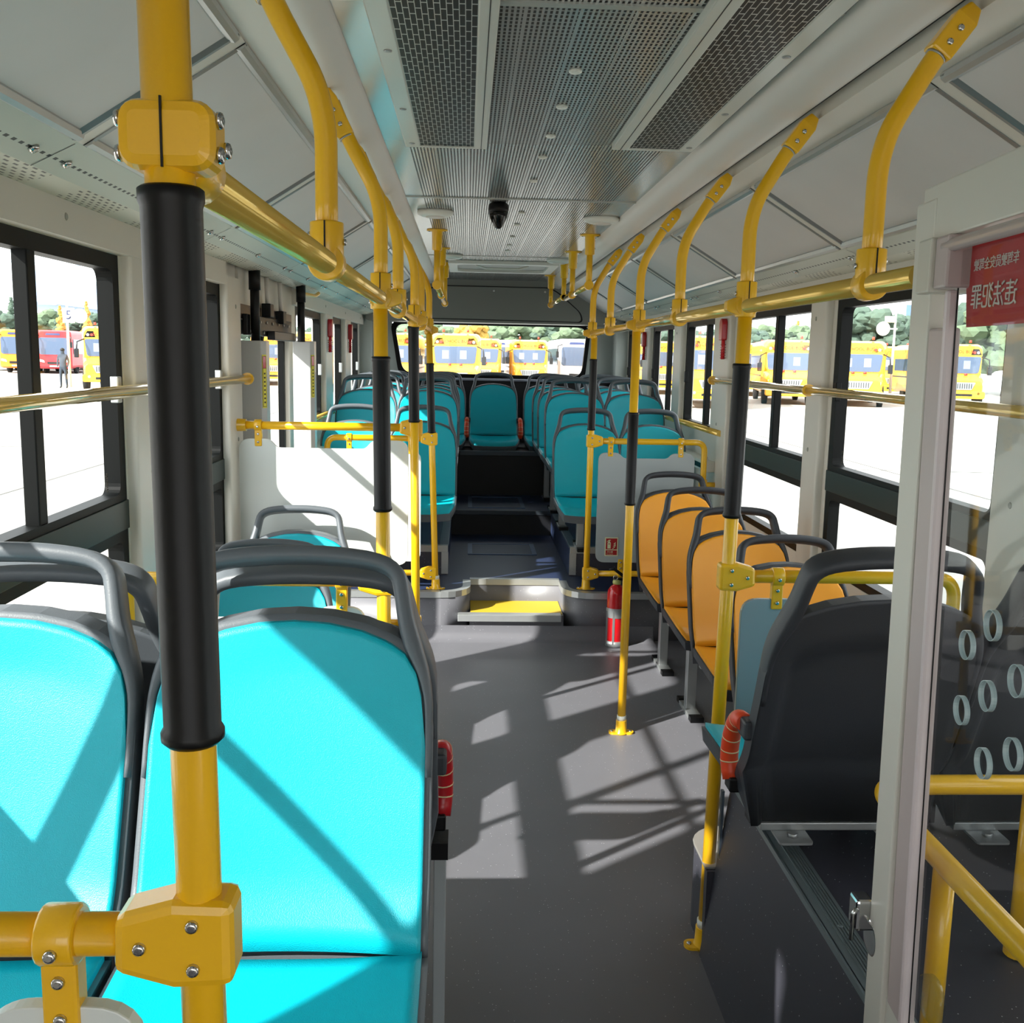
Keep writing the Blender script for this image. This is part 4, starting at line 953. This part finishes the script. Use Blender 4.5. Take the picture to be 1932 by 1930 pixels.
# fire extinguisher
ex, ey = .822, 5.285
t = thing('fire_extinguisher', 'red fire extinguisher in a steel bracket at the platform edge', 'fire extinguisher', (ex, ey, 0))
mb = MB(); mb.lathe((ex, ey, .008), [(.046, 0), (.050, .008), (.050, .285), (.046, .305), (.032, .325), (.018, .335), (.016, .35)], (0, 0, 1), 32); obj('cylinder', mb, red, t)
mb = MB(); mb.lathe((ex, ey, .345), [(.022, 0), (.024, .01), (.02, .022), (.012, .03)], (0, 0, 1), 20); obj('valve', mb, mat('lime_plastic', '#B5B56A', .4), t)
mb = MB(); mb.tube([(ex-.045, ey-.01, .425), (ex-.02, ey-.01, .43), (ex+.02, ey-.01, .40), (ex+.05, ey-.01, .375)], [.006, .009, .010, .007], 10, sq=(1, .9)); mb.tube([(ex-.02, ey-.01, .375), (ex+.04, ey-.01, .37)], .006, 8); obj('handle', mb, black, t)
mb = MB(); mb.tube([(ex-.012+.012*math.cos(a_), ey-.025, .385+.012*math.sin(a_)) for a_ in [k_*math.pi/6 for k_ in range(13)]], .002, 6); obj('pin_ring', mb, chrome, t)
t2 = t
mb = MB(); mb.tube([(ex, ey, .195), (ex, ey, .218)], .053, 32, caps=False); mb.tube([(ex, ey, .165), (ex, ey, .195)], .0525, 32, caps=False); mb.tube([(ex, ey, .002), (ex, ey, .035)], .053, 32, caps=True)
for a_ in (200, 250, 340): xx, yy = ex+.052*math.cos(math.radians(a_)), ey+.052*math.sin(math.radians(a_)); mb.box(xx-.006, xx+.006, yy-.002, yy+.002, .02, .2)
tag(obj('extinguisher_bracket', mb, steel), 'steel band bracket holding the red fire extinguisher', 'bracket')
# sign
t = thing('fire_sign', 'red and cream fire extinguisher sign on the grey partition panel', 'sign', (.815, 5.49, .46))
y = 5.492
mb = MB(); mb.prism(rrect(.778, .853, .457, .563, .004), y-.0015, y, 'XZ'); obj('sheet', mb, signc, t)
mb = MB(); mb.box(.784, .847, y-.0022, y-.0012, .495, .557); mb.box(.784, .847, y-.0022, y-.0012, .463, .490); obj('red_fields', mb, mat('sign_red', '#A81818', .5), t)
mb = MB(); yy = y-.003
mb.box(.793, .811, yy, yy+.001, .500, .530); mb.prism([(.793, .530), (.811, .530), (.808, .538), (.796, .538)], yy, yy+.001, 'XZ'); mb.box(.799, .805, yy, yy+.001, .538, .545); mb.prism([(.790, .540), (.800, .549), (.810, .549), (.810, .545), (.800, .545), (.791, .537)], yy, yy+.001, 'XZ')
for k_ in range(3): mb.tube([(.822+.003*k_, yy, .500+.012*k_), (.832+.001*k_, yy, .506+.012*k_), (.838, yy, .520+.008*k_)], .0018, 6)
obj('pictogram', mb, signc, t)
mb = MB(); mb.box(.797, .807, yy-.0008, yy, .524, .528); obj('pictogram_band', mb, MATS['sign_red'], t)
text('灭火器', .011, facing((.808, y-.0025, .480), (1, 0, 0), (0, 0, 1)), signc, t); text('Fire extinguisher', .0055, facing((.808, y-.0025, .469), (1, 0, 0), (0, 0, 1)), signc, t)
# blue thing beside extinguisher
tag(obj('blue_plug', MB().tube([(ex+.062, ey+.02, .0), (ex+.062, ey+.02, .055)], .012, 12), mat('blue_plastic', '#2C86C8', .4)), 'small blue plastic piece on the floor behind the extinguisher', 'plug')
# glass etch marks
for x, y, sgn in ((-.9655, 2.74, 1), (1.4355, 3.78, -1), (1.4355, 2.66, -1)):
    mb = MB(); random.seed(3)
    for k_ in range(9):
        z_ = 1.165+k_*.006; w_ = random.uniform(.004, .016); mb.box(x-.0003, x+.0003, y-w_/2, y+w_/2, z_, z_+.0028)
    lab = {-.9655: 'tiny printed glass mark low on the near left window', }.get(x, 'tiny printed glass mark low on the right window before the second pillar' if y > 3 else 'tiny printed glass mark on the right window seen through the cab glass')
    tag(obj('glass_mark', mb, inkd), lab, 'marking')
#OUTSIDE#
# ================= OUTSIDE =================
GZ = -.35
concrete = mat('concrete_yard', '#A8A5A0', .85, var=.2, vscale=.35)
busy = mat('school_bus_yellow', '#F0B22E', .3, coat=.3); busblk = mat('bus_black_trim', '#1B1C1E', .3); screen = mat('windscreen_blue', '#5C6C86', .12, .3)
busw = mat('coach_white', '#E3E3E6', .3); busr = mat('coach_red', '#C8303A', .3); buso = mat('coach_orange', '#F0902A', .3); tyre = mat('tyre', '#222222', .8)
lampr = mat('lamp_red', '#D04030', .3); lampw = mat('lamp_clear', '#F0F0F0', .15)
mb = MB(); mb.add([(-160, -60, GZ), (160, -60, GZ), (160, 260, GZ), (-160, 260, GZ)], [(0, 1, 2, 3)]); o = struct('ground', mb, concrete)
for x0, y0, x1, y1 in ((-40, 3.5, -3, 9.0), (-60, 14, -5, 20), (5, 6.5, 30, 3.0), (4, 18, 50, 14), (-6, -4, -6.0, 40), (7.5, 0, 7.5, 42)):
    d_ = Vector((x1-x0, y1-y0, 0)).normalized(); n_ = Vector((-d_.y, d_.x, 0))*.02; a, b = Vector((x0, y0, GZ+.004)), Vector((x1, y1, GZ+.004))
    mb = MB(); mb.add([a-n_, b-n_, b+n_, a+n_], [(0, 1, 2, 3)]); struct('ground_joint', mb, mat('joint_dark', '#5F5D59', .9))
def loft(mb, secs, smooth=False):
    n_ = len(secs[0]); vs = [p for s_ in secs for p in s_]; fs = []
    for i in range(len(secs)-1):
        for k_ in range(n_): k2 = (k_+1) % n_; fs.append((i*n_+k_, i*n_+k2, (i+1)*n_+k2, (i+1)*n_+k_))
    fs += [tuple(range(n_)), tuple(range((len(secs)-1)*n_, len(secs)*n_))]; mb.add(vs, fs, smooth); return mb
def sec(y, w_, z0, z1, r=.2, top=.0):
    pts = rrect(-w_/2, w_/2, z0, z1, r, 4); return [(x, y, z+(top*(1-(2*x/w_)**2) if z > (z0+z1)/2 else 0)) for x, z in pts]
def wheels(t, ys, w_):
    for y in ys:
        for sx in (-1, 1):
            mb = MB(); x = sx*(w_/2-.02); mb.lathe((x, y, .46), [(.46, 0), (.46, .22), (.30, .24), (.26, .20), (.10, .21)], (sx*-1, 0, 0), 20); mb.lathe((x, y, .46), [(.44, 0), (.28, .01), (.26, -.03)], (sx, 0, 0), 20); obj('wheel', mb, tyre, t)
def school_bus_proto(label, group, detail=True):
    t = thing('school_bus', label, 'bus', (0, -80, 0), group, local=True)
    mb = MB(); loft(mb, [sec(.0, 2.0, 1.45, 2.72, .25, .1), sec(.35, 2.22, .5, 2.80, .25, .12), sec(.6, 2.3, .45, 2.82, .22, .12), sec(7.6, 2.3, .45, 2.82, .22, .12)], False); obj('body', mb, busy, t, .03)
    mb = MB(); loft(mb, [sec(-.75, 1.75, .55, 1.18, .18), sec(-.55, 1.95, .5, 1.34, .2), sec(.0, 2.1, .5, 1.50, .2), sec(.3, 2.2, .5, 1.56, .2)]); obj('hood', mb, busy, t, .03)
    mb = MB(); mb.prism(roundpoly([(-.88, 1.52), (.88, 1.52), (.97, 2.28), (-.97, 2.28)], .12), -.03, .05, 'XZ'); obj('windscreen', mb, screen, t)
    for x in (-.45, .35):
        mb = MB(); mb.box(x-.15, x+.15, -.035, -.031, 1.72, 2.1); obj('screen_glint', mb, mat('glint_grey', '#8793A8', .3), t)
    for sx in (-1, 1):
        mb = MB(); mb.prism([(sx*.98, 2.36), (sx*.50, 2.36), (sx*.58, 2.64), (sx*.84, 2.64)], .0, .09, 'XZ'); pd = obj('lamp_pod', mb, busblk, t)
        for x, m_ in ((.66, lampr), (.82, lampw)):
            mb = MB(); mb.lathe((sx*x, -.0, 2.47), [(.065, 0), (.055, .02)], (0, -1, 0), 14); obj('lamp', mb, m_, pd)
        mb = MB(); mb.prism(roundpoly([(sx*.52, .80), (sx*.90, .92), (sx*.92, 1.10), (sx*.62, .98)], .05), -.74 if False else -.70, -.60, 'XZ'); obj('headlight', mb, lampw, t)
        mb = MB(); mb.tube([(sx*.95, .05, 2.3), (sx*1.25, -.25, 2.15), (sx*1.28, -.28, 1.75)], .03, 8); mr = obj('mirror_arm', mb, busblk, t)
        mb = MB(); mb.box(sx*1.28-.10, sx*1.28+.10, -.36, -.24, 1.45, 1.85); obj('mirror', mb, busblk, mr, .03)
        mb = MB(); mb.box(*sorted((sx*1.14, sx*1.165)), .9, 7.2, 1.55, 2.15); obj('side_windows', mb, screen, t)
        mb = MB(); mb.box(*sorted((sx*1.14, sx*1.17)), .7, 7.5, 1.22, 1.28); obj('side_stripe', mb, busblk, t)
        mb = MB(); mb.lathe((sx*.72, -.80, .62), [(.07, 0), (.06, .02)], (0, -1, 0), 12); obj('fog_lamp', mb, lampw, t)
        mb = MB(); mb.tube([(sx*.25-.07, -.30, 1.475), (sx*.25+.07, -.30, 1.475)], .045, 8); obj('emblem', mb, lampr, t)
        mb = MB(); mb.lathe((sx*.55, .4, 2.92), [(.06, 0), (.05, .12)], (0, 0, 1), 10); obj('roof_lamp', mb, lampr, t)
    mb = MB(); mb.prism(roundpoly([(-.42, .78), (.42, .78), (.58, 1.12), (-.58, 1.12)], .05), -.79, -.70, 'XZ'); gr = obj('grille', mb, steel, t)
    for k_ in range(9):
        x = -.40+k_*.1; mb = MB(); mb.box(x-.012, x+.012, -.80, -.785, .84, 1.06); obj('grille_bar', mb, busblk, gr)
    mb = MB(); mb.prism(rrect(-1.02, 1.02, .38, .72, .1), -.82, -.4, 'XZ'); obj('bumper', mb, busy, t, .04)
    mb = MB(); mb.box(-.45, .45, -.83, -.82, .50, .60); obj('air_intake', mb, busblk, t)
    wheels(t, (.15, 5.6), 2.2)
    text('SCHOOL BUS', .20, facing((0, -.015, 2.50), (1, 0, 0), (0, 0, 1)), mat('bus_letter_red', '#B5321E', .5), t)
    return t
def coach_proto(label, m, group):
    t = thing('coach', label, 'bus', (0, -80, 0), group, local=True)
    mb = MB(); loft(mb, [sec(.0, 2.1, .45, 2.95, .3, .05), sec(.25, 2.35, .35, 3.05, .25, .06), sec(9.5, 2.4, .35, 3.05, .25, .06)]); obj('body', mb, m, t, .03)
    mb = MB(); mb.prism(roundpoly([(-.98, 1.35), (.98, 1.35), (.98, 2.55), (-.98, 2.55)], .2), -.03, .05, 'XZ'); obj('windscreen', mb, screen, t)
    mb = MB(); mb.prism(roundpoly([(-.5, 2.72), (.5, 2.72), (.45, 2.86), (-.45, 2.86)], .05), -.03, .04, 'XZ'); obj('destination_board', mb, mat('board_blue', '#3F4B78', .3), t)
    for sx in (-1, 1):
        mb = MB(); mb.prism(roundpoly([(sx*.62, .78), (sx*1.0, .86), (sx*1.0, 1.02), (sx*.68, .95)], .04), -.03, .05, 'XZ'); obj('headlight', mb, lampw, t)
        mb = MB(); mb.tube([(sx*.95, .0, 2.7), (sx*1.25, -.35, 2.6), (sx*1.28, -.38, 2.1)], .035, 8); mb.box(sx*1.28-.09, sx*1.28+.09, -.42, -.34, 1.85, 2.25); obj('mirror', mb, busblk, t)
        mb = MB(); mb.box(*sorted((sx*1.18, sx*1.205)), .7, 9.2, 1.4, 2.45); obj('side_windows', mb, screen, t)
    mb = MB(); mb.box(-.45, .45, -.035, .02, .68, .84); obj('grille', mb, busblk, t)
    mb = MB(); mb.box(-.3, .3, -.035, .02, .48, .58); obj('number_plate', mb, white, t)
    wheels(t, (2.0, 7.2), 2.3); return t
gb = 'parked yellow school buses around the yard'
SB = None
def sbus(px, dist, lab, rot=0, gy=None):
    """parked at a bearing given by the horizontal image column and a distance along the bus axis"""
    global SB
    d_ = pxray(px, 700); x = d_.x/d_.y*dist; loc = (x, dist, GZ)
    if SB is None: SB = school_bus_proto(lab, gb); SB.location = loc; SB.rotation_euler = (0, 0, math.radians(rot)); return SB
    return dup(SB, loc, math.radians(rot), lab, gb)
sbus(859, 46, 'yellow school bus filling the left half of the rear window')
sbus(998, 60, 'yellow school bus right of centre in the rear window')
sbus(778, 62, 'yellow school bus just left of the big one in the rear window')
sbus(741, 47, 'yellow school bus at the left edge of the rear window')
sbus(908, 58, 'yellow school bus peeking out right of the big one in the rear window')
sbus(1620, 44, 'yellow school bus in the right window beyond the second pillar', -18)
sbus(1487, 45, 'yellow school bus in the right window with two sliding panes', -12)
sbus(1416, 55, 'yellow school bus partly behind the second right aisle pole', -14)
sbus(1345, 40, 'yellow school bus in the small right window beside the hammer', -10)
sbus(1255, 55, 'yellow school bus in the narrow right window behind the orange seats', -8)
sbus(1204, 68, 'yellow school bus in the rearmost right window', -8)
sbus(1690, 56, 'yellow school bus partly behind the cream cab post', -20)
sbus(1808, 46, 'yellow school bus seen through the cab glass', -10)
sbus(205, 47, 'yellow school bus in the near left window by the pillar', 12)
sbus(404, 60, 'yellow school bus in the narrow left window behind the black sleeve', 10)
sbus(512, 58, 'yellow school bus seen through the rear side door glass', 8)
sbus(592, 50, 'yellow school bus in the first left window behind the rear door', 5)
sbus(636, 64, 'yellow school bus in the left window between the two hammers', 5)
sbus(668, 76, 'yellow school bus in the last left window', 5)
CP = {}
def coach(kind, m, px, dist, lab, rot=0):
    d_ = pxray(px, 700); loc = (d_.x/d_.y*dist, dist, GZ)
    if kind not in CP: t = coach_proto(lab, m, 'parked coaches behind the yellow buses'); CP[kind] = t; t.location = loc; t.rotation_euler = (0, 0, math.radians(rot)); return t
    return dup(CP[kind], loc, math.radians(rot), lab)
coach('w', busw, 940, 76, 'white coach between the two yellow buses in the rear window')
coach('w', busw, 1040, 84, 'white coach right of the smaller yellow bus in the rear window')
coach('w', busw, 1087, 66, 'white coach at the right edge of the rear window')
coach('r', busr, 103, 74, 'red coach in the near left window', 8)
coach('r', busr, 140, 86, 'red coach half hidden behind the light mast in the near left window', 8)
coach('o', buso, 32, 74, 'orange coach at the left edge of the near left window', 8)
coach('w', busw, -8, 80, 'white coach cut off by the left picture edge', 8)
# trees
def crown(rx, rz, seed, kind):
    rnd = random.Random(seed); mb = MB(); 
    bm = bmesh.new()
    blobs = 60 if kind == 'round' else 26
    for k_ in range(blobs):
        if kind == 'round': c = Vector((rnd.uniform(-1, 1)*rx*.62, rnd.uniform(-1, 1)*rx*.62, rz*rnd.uniform(.35, 1.5))); c.z = rz*(.95+rnd.uniform(-.8, .8)*math.sqrt(max(0, 1-(c.x**2+c.y**2)/(rx*rx*.9)))); r = rx*rnd.uniform(.14, .27)
        else: f = k_/(blobs-1); q_ = rx*.6*(1-f); c = Vector((rnd.uniform(-q_, q_), rnd.uniform(-q_, q_), rz*(.2+1.75*f))); r = rx*(.35*(1-f)+.12)
        g_ = bmesh.ops.create_icosphere(bm, subdivisions=2, radius=r, matrix=Matrix.Translation(c))
        for v in g_['verts']:
            d_ = (v.co-c); v.co = c+d_*(1+rnd.uniform(-.22, .22))
    me = bpy.data.meshes.new('crown'); bm.to_mesh(me); bm.free(); return me
tg = mat('foliage_dark_hazed', '#54685A', .9, var=.35, vscale=3); tg2 = mat('foliage_green_hazed', '#6C7F63', .9, var=.35, vscale=3); ty = mat('foliage_autumn', '#C7A24E', .9, var=.3, vscale=3); bark = mat('bark', '#5A4A3E', .9)  # foliage paled, distance haze is mixed into the base colours
CR = {('round', s_): crown(3.2, 3.2, s_, 'round') for s_ in range(3)}; CR[('cone', 0)] = crown(1.8, 4.2, 5, 'cone')
def tree(px, dist, top_px, kind, m, lab, group, wide=1.0):
    d_ = pxray(px, 700); x = d_.x/d_.y*dist; horizon = 670+.02*(px-882); H = CAMZ-GZ+(horizon-top_px)/1900*dist
    t = thing('tree', lab, 'tree', (x, dist, GZ), group)
    base = H*.22; me = CR[(kind, 0 if kind == 'cone' else int(px) % 3)].copy(); ext = max(v.co.z for v in me.vertices); s_ = (H-base)/ext
    me.transform(Matrix.Translation((x, dist, GZ+base)) @ Matrix.Diagonal((s_*wide, s_*wide, s_, 1)) @ Matrix.Rotation(px, 4, 'Z'))
    me.materials.clear(); me.materials.append(m); obj('crown', me, m, t)
    mb = MB(); mb.tube([(x, dist, GZ), (x+.1, dist, GZ+base), (x, dist, GZ+base+H*.25)], [.28, .22, .12], 10); obj('trunk', mb, bark, t)
row = 'trees behind the parked buses'
for px, di, tp, kd, m_, w_, lab in ((8, 95, 588, 'round', tg, 1.3, 'dark green tree at the left picture edge behind the coaches'), (28, 100, 565, 'cone', tg, 1.3, 'tall pointed green tree in the near left window'), (50, 92, 600, 'cone', ty, 1, 'yellow autumn tree left of the window mullion'), (92, 100, 585, 'round', tg2, 1.3, 'rounded green tree right of the window mullion'),
  (118, 92, 580, 'cone', ty, 1.1, 'yellow autumn tree beside the light mast'), (150, 98, 598, 'round', tg, 1.3, 'green tree behind the round white sticker'), (168, 92, 572, 'cone', ty, 1, 'yellow autumn tree right of the round white sticker'), (200, 100, 585, 'round', tg, 1.2, 'green tree beside the left window pillar'),
  (765, 100, 612, 'round', tg2, 1.6, 'grey green tree at the left of the rear window'), (820, 104, 606, 'round', tg2, 1.6, 'grey green tree behind the big bus in the rear window'), (888, 96, 608, 'round', ty, 1.0, 'autumn yellow tree in the middle of the rear window'), (930, 104, 606, 'round', tg2, 1.5, 'green tree just right of the autumn tree'), (985, 104, 606, 'round', tg2, 1.6, 'green tree behind the smaller yellow bus'), (1040, 104, 608, 'round', tg, 1.6, 'green tree behind the white coaches'), (1092, 102, 606, 'round', tg2, 1.5, 'green tree at the right of the rear window'),
  (1212, 90, 620, 'round', tg, 1.5, 'tree seen through the rearmost right window'), (1262, 90, 622, 'round', tg2, 1.5, 'tree seen in the narrow right window'), (1330, 88, 622, 'round', tg, 1.6, 'tree behind the bus beside the hammer'), (1395, 88, 618, 'round', tg, 1.5, 'tree behind the second right aisle pole'), (1445, 90, 612, 'round', tg2, 1.5, 'tree left of the sliding pane mullion'), (1500, 92, 606, 'cone', ty, 1.2, 'yellowish pointed tree right of the sliding pane mullion'), (1530, 92, 610, 'round', tg2, 1.2, 'small green tree beside the right pillar'),
  (1600, 74, 585, 'round', tg, 1.3, 'big dark tree at the left of the large right window'), (1632, 70, 578, 'round', tg, 1.3, 'big dark tree in the middle of the large right window'), (1665, 76, 588, 'round', tg, 1.2, 'dark tree behind the round sticker on the right'), (1705, 80, 610, 'round', tg2, 1.2, 'lower green tree at the right edge of the large right window'),
  (1836, 66, 560, 'round', tg, 1.2, 'tree seen through the cab glass under the banner'), (1900, 62, 555, 'round', tg2, 1.3, 'leafy tree behind the cab glass at the right picture edge'), (400, 90, 600, 'round', tg, 1.5, 'tree in the narrow left window'), (515, 95, 610, 'round', tg, 1.8, 'tree seen through the rear side door'), (600, 95, 615, 'round', tg, 2, 'tree beyond the first window behind the rear door'), (650, 95, 615, 'round', tg, 2, 'tree beyond the left rear windows')):
    tree(px, di, tp, kd, m_, lab, row, w_)
# hall and office
def P_(px, py, dist): d_ = pxray(px, py); return Vector((0, 0, CAMZ))+d_*(dist/d_.y)
a = P_(106, 600, 130); b = P_(330, 600, 120); zt = P_(106, 552, 130).z
t = thing('factory_hall', 'large pale blue factory hall behind the trees on the left', 'building', tuple((a+b)/2))
mb = MB(); mb.box(a.x, b.x, 122, 150, GZ, zt-1.2); obj('walls', mb, mat('hall_blue', '#B8C8DC', .7), t)
mb = MB(); mb.prism([(a.x-.5, zt-1.3), ((a.x+b.x)/2-8, zt+2.2), (b.x+.5, zt-3.4)], 121, 151, 'XZ'); obj('roof', mb, mat('hall_roof_blue', '#9FB6DA', .6), t)
a = P_(1692, 570, 120); t = thing('office_block', 'white office block with blue windows beyond the right window', 'building', (a.x+10, 130, GZ))
zt = P_(1692, 560, 120).z; mb = MB(); mb.box(a.x, a.x+26, 120, 135, GZ, zt); obj('walls', mb, mat('office_white', '#E8E8EA', .7), t)
for r_i in range(3):
    for c_i in range(5):
        x = a.x+1.2+c_i*2.4; z = zt-2.4-r_i*2.8; mb = MB(); mb.box(x, x+1.2, 119.9, 120, z, z+1.5); obj('window', mb, mat('office_window', '#5C78B8', .3), t)
# light masts
def mast(px, py_top, dist, lab, lamps=True):
    b = P_(px, 690, dist); tp = P_(px, py_top, dist)
    t = thing('light_mast', lab, 'mast', (b.x, b.y, GZ)); mb = MB(); mb.tube([(b.x, b.y, GZ), (b.x, b.y, tp.z)], [.075, .045], 12); obj('pole', mb, white, t)
    sp = P_(151 if lamps else 1666, 596 if lamps else 620, dist-.3); mb = MB(); mb.lathe(sp, [(.34, 0), (.34, .03)], (0, -1, 0), 32); mb.box(min(b.x, sp.x), max(b.x, sp.x), sp.y+.0, sp.y+.03, sp.z-.03, sp.z+.03); obj('round_sign', mb, mat('sign_white', '#FBFBFB', .6), t)
    if lamps:
        mb = MB(); mb.tube([(b.x-.8, b.y, tp.z-1.5), (b.x, b.y, tp.z-1.1)], .05, 8); mb.box(b.x-1.3, b.x-.5, b.y-.1, b.y+.1, tp.z-1.75, tp.z-1.5); obj('lamp_arm', mb, white, t)
        mb = MB(); mb.box(b.x-.14, b.x+.42, b.y-.2, b.y-.17, 2.7, 3.4); sg_ = obj('number_board', mb, white, t); text('5', .6, facing((b.x+.15, b.y-.21, 3.05), (1, 0, 0), (0, 0, 1)), mat('bus_board_blue', '#2E3C66', .5), sg_)
    else:
        mb = MB(); mb.box(b.x-.5, b.x, b.y-.1, b.y+.1, tp.z-.6, tp.z-.3); obj('camera_head', mb, white, t)
mast(131, 505, 50, 'white light mast with a number 5 board in the near left window'); mast(1683, 585, 50, 'thin white mast beside the round sticker on the right', False)
for dz in (0, 1.2):
    a = P_(-40, 525, 70); b = P_(330, 545, 70); mb = MB(); mb.tube([a+Vector((0, 0, dz)), b+Vector((0, 0, dz))], .03, 6); tag(obj('overhead_wire', mb, mat('wire_blue', '#8FB0D8', .6)), 'thin %s overhead wire crossing the near left window' % ('lower' if dz == 0 else 'upper'), 'wire')
# person standing in the yard
def person(px, dist, lab):
    b = P_(px, 690, dist); t = thing('person', lab, 'person', (b.x, b.y, GZ))
    J = {'pel': (0, 0, .95, .15), 'chest': (0, 0, 1.35, .17), 'neck': (0, 0, 1.52, .07), 'head': (0, -.01, 1.62, .095), 'top': (0, 0, 1.72, .075), 'shl': (-.19, 0, 1.45, .07), 'ell': (-.25, .02, 1.18, .05), 'wrl': (-.22, -.08, .95, .038), 'shr': (.19, 0, 1.45, .07), 'elr': (.25, .02, 1.18, .05), 'wrr': (.22, -.08, .95, .038),
         'hl': (-.10, 0, .88, .10), 'kl': (-.12, -.01, .50, .07), 'al': (-.13, .02, .09, .05), 'tl': (-.14, -.12, .04, .045), 'hr': (.10, 0, .88, .10), 'kr': (.12, .0, .50, .07), 'ar': (.14, .02, .09, .05), 'tr': (.16, -.12, .04, .045)}
    E_ = [('pel', 'chest'), ('chest', 'neck'), ('neck', 'head'), ('head', 'top'), ('chest', 'shl'), ('shl', 'ell'), ('ell', 'wrl'), ('chest', 'shr'), ('shr', 'elr'), ('elr', 'wrr'), ('pel', 'hl'), ('hl', 'kl'), ('kl', 'al'), ('al', 'tl'), ('pel', 'hr'), ('hr', 'kr'), ('kr', 'ar'), ('ar', 'tr')]
    ks = list(J); me = bpy.data.meshes.new('body'); me.from_pydata([(J[k_][0]+b.x, J[k_][1]+b.y, J[k_][2]*1.04+GZ) for k_ in ks], [(ks.index(p), ks.index(q_)) for p, q_ in E_], [])
    me.skin_vertices.new() if hasattr(me.skin_vertices, 'new') else None
    o = obj('body', me, mat('dark_blue_clothes', '#38424F', .8), t)
    sk = o.modifiers.new('skin', 'SKIN'); 
    for i, k_ in enumerate(ks):
        if len(o.data.skin_vertices): o.data.skin_vertices[0].data[i].radius = (J[k_][3], J[k_][3]*.85); o.data.skin_vertices[0].data[i].use_root = (k_ == 'pel')
    o.modifiers.new('sub', 'SUBSURF').levels = 2
    mb = MB(); mb.lathe((b.x, b.y, 1.70*1.04+GZ-.03), [(.10, 0), (.098, .05), (.07, .10), (.02, .125)], (0, 0, 1), 14); obj('hair', mb, mat('hair_black', '#1D1A1A', .7), t)
person(119, 48, 'person in dark clothes standing in the yard in the near left window')
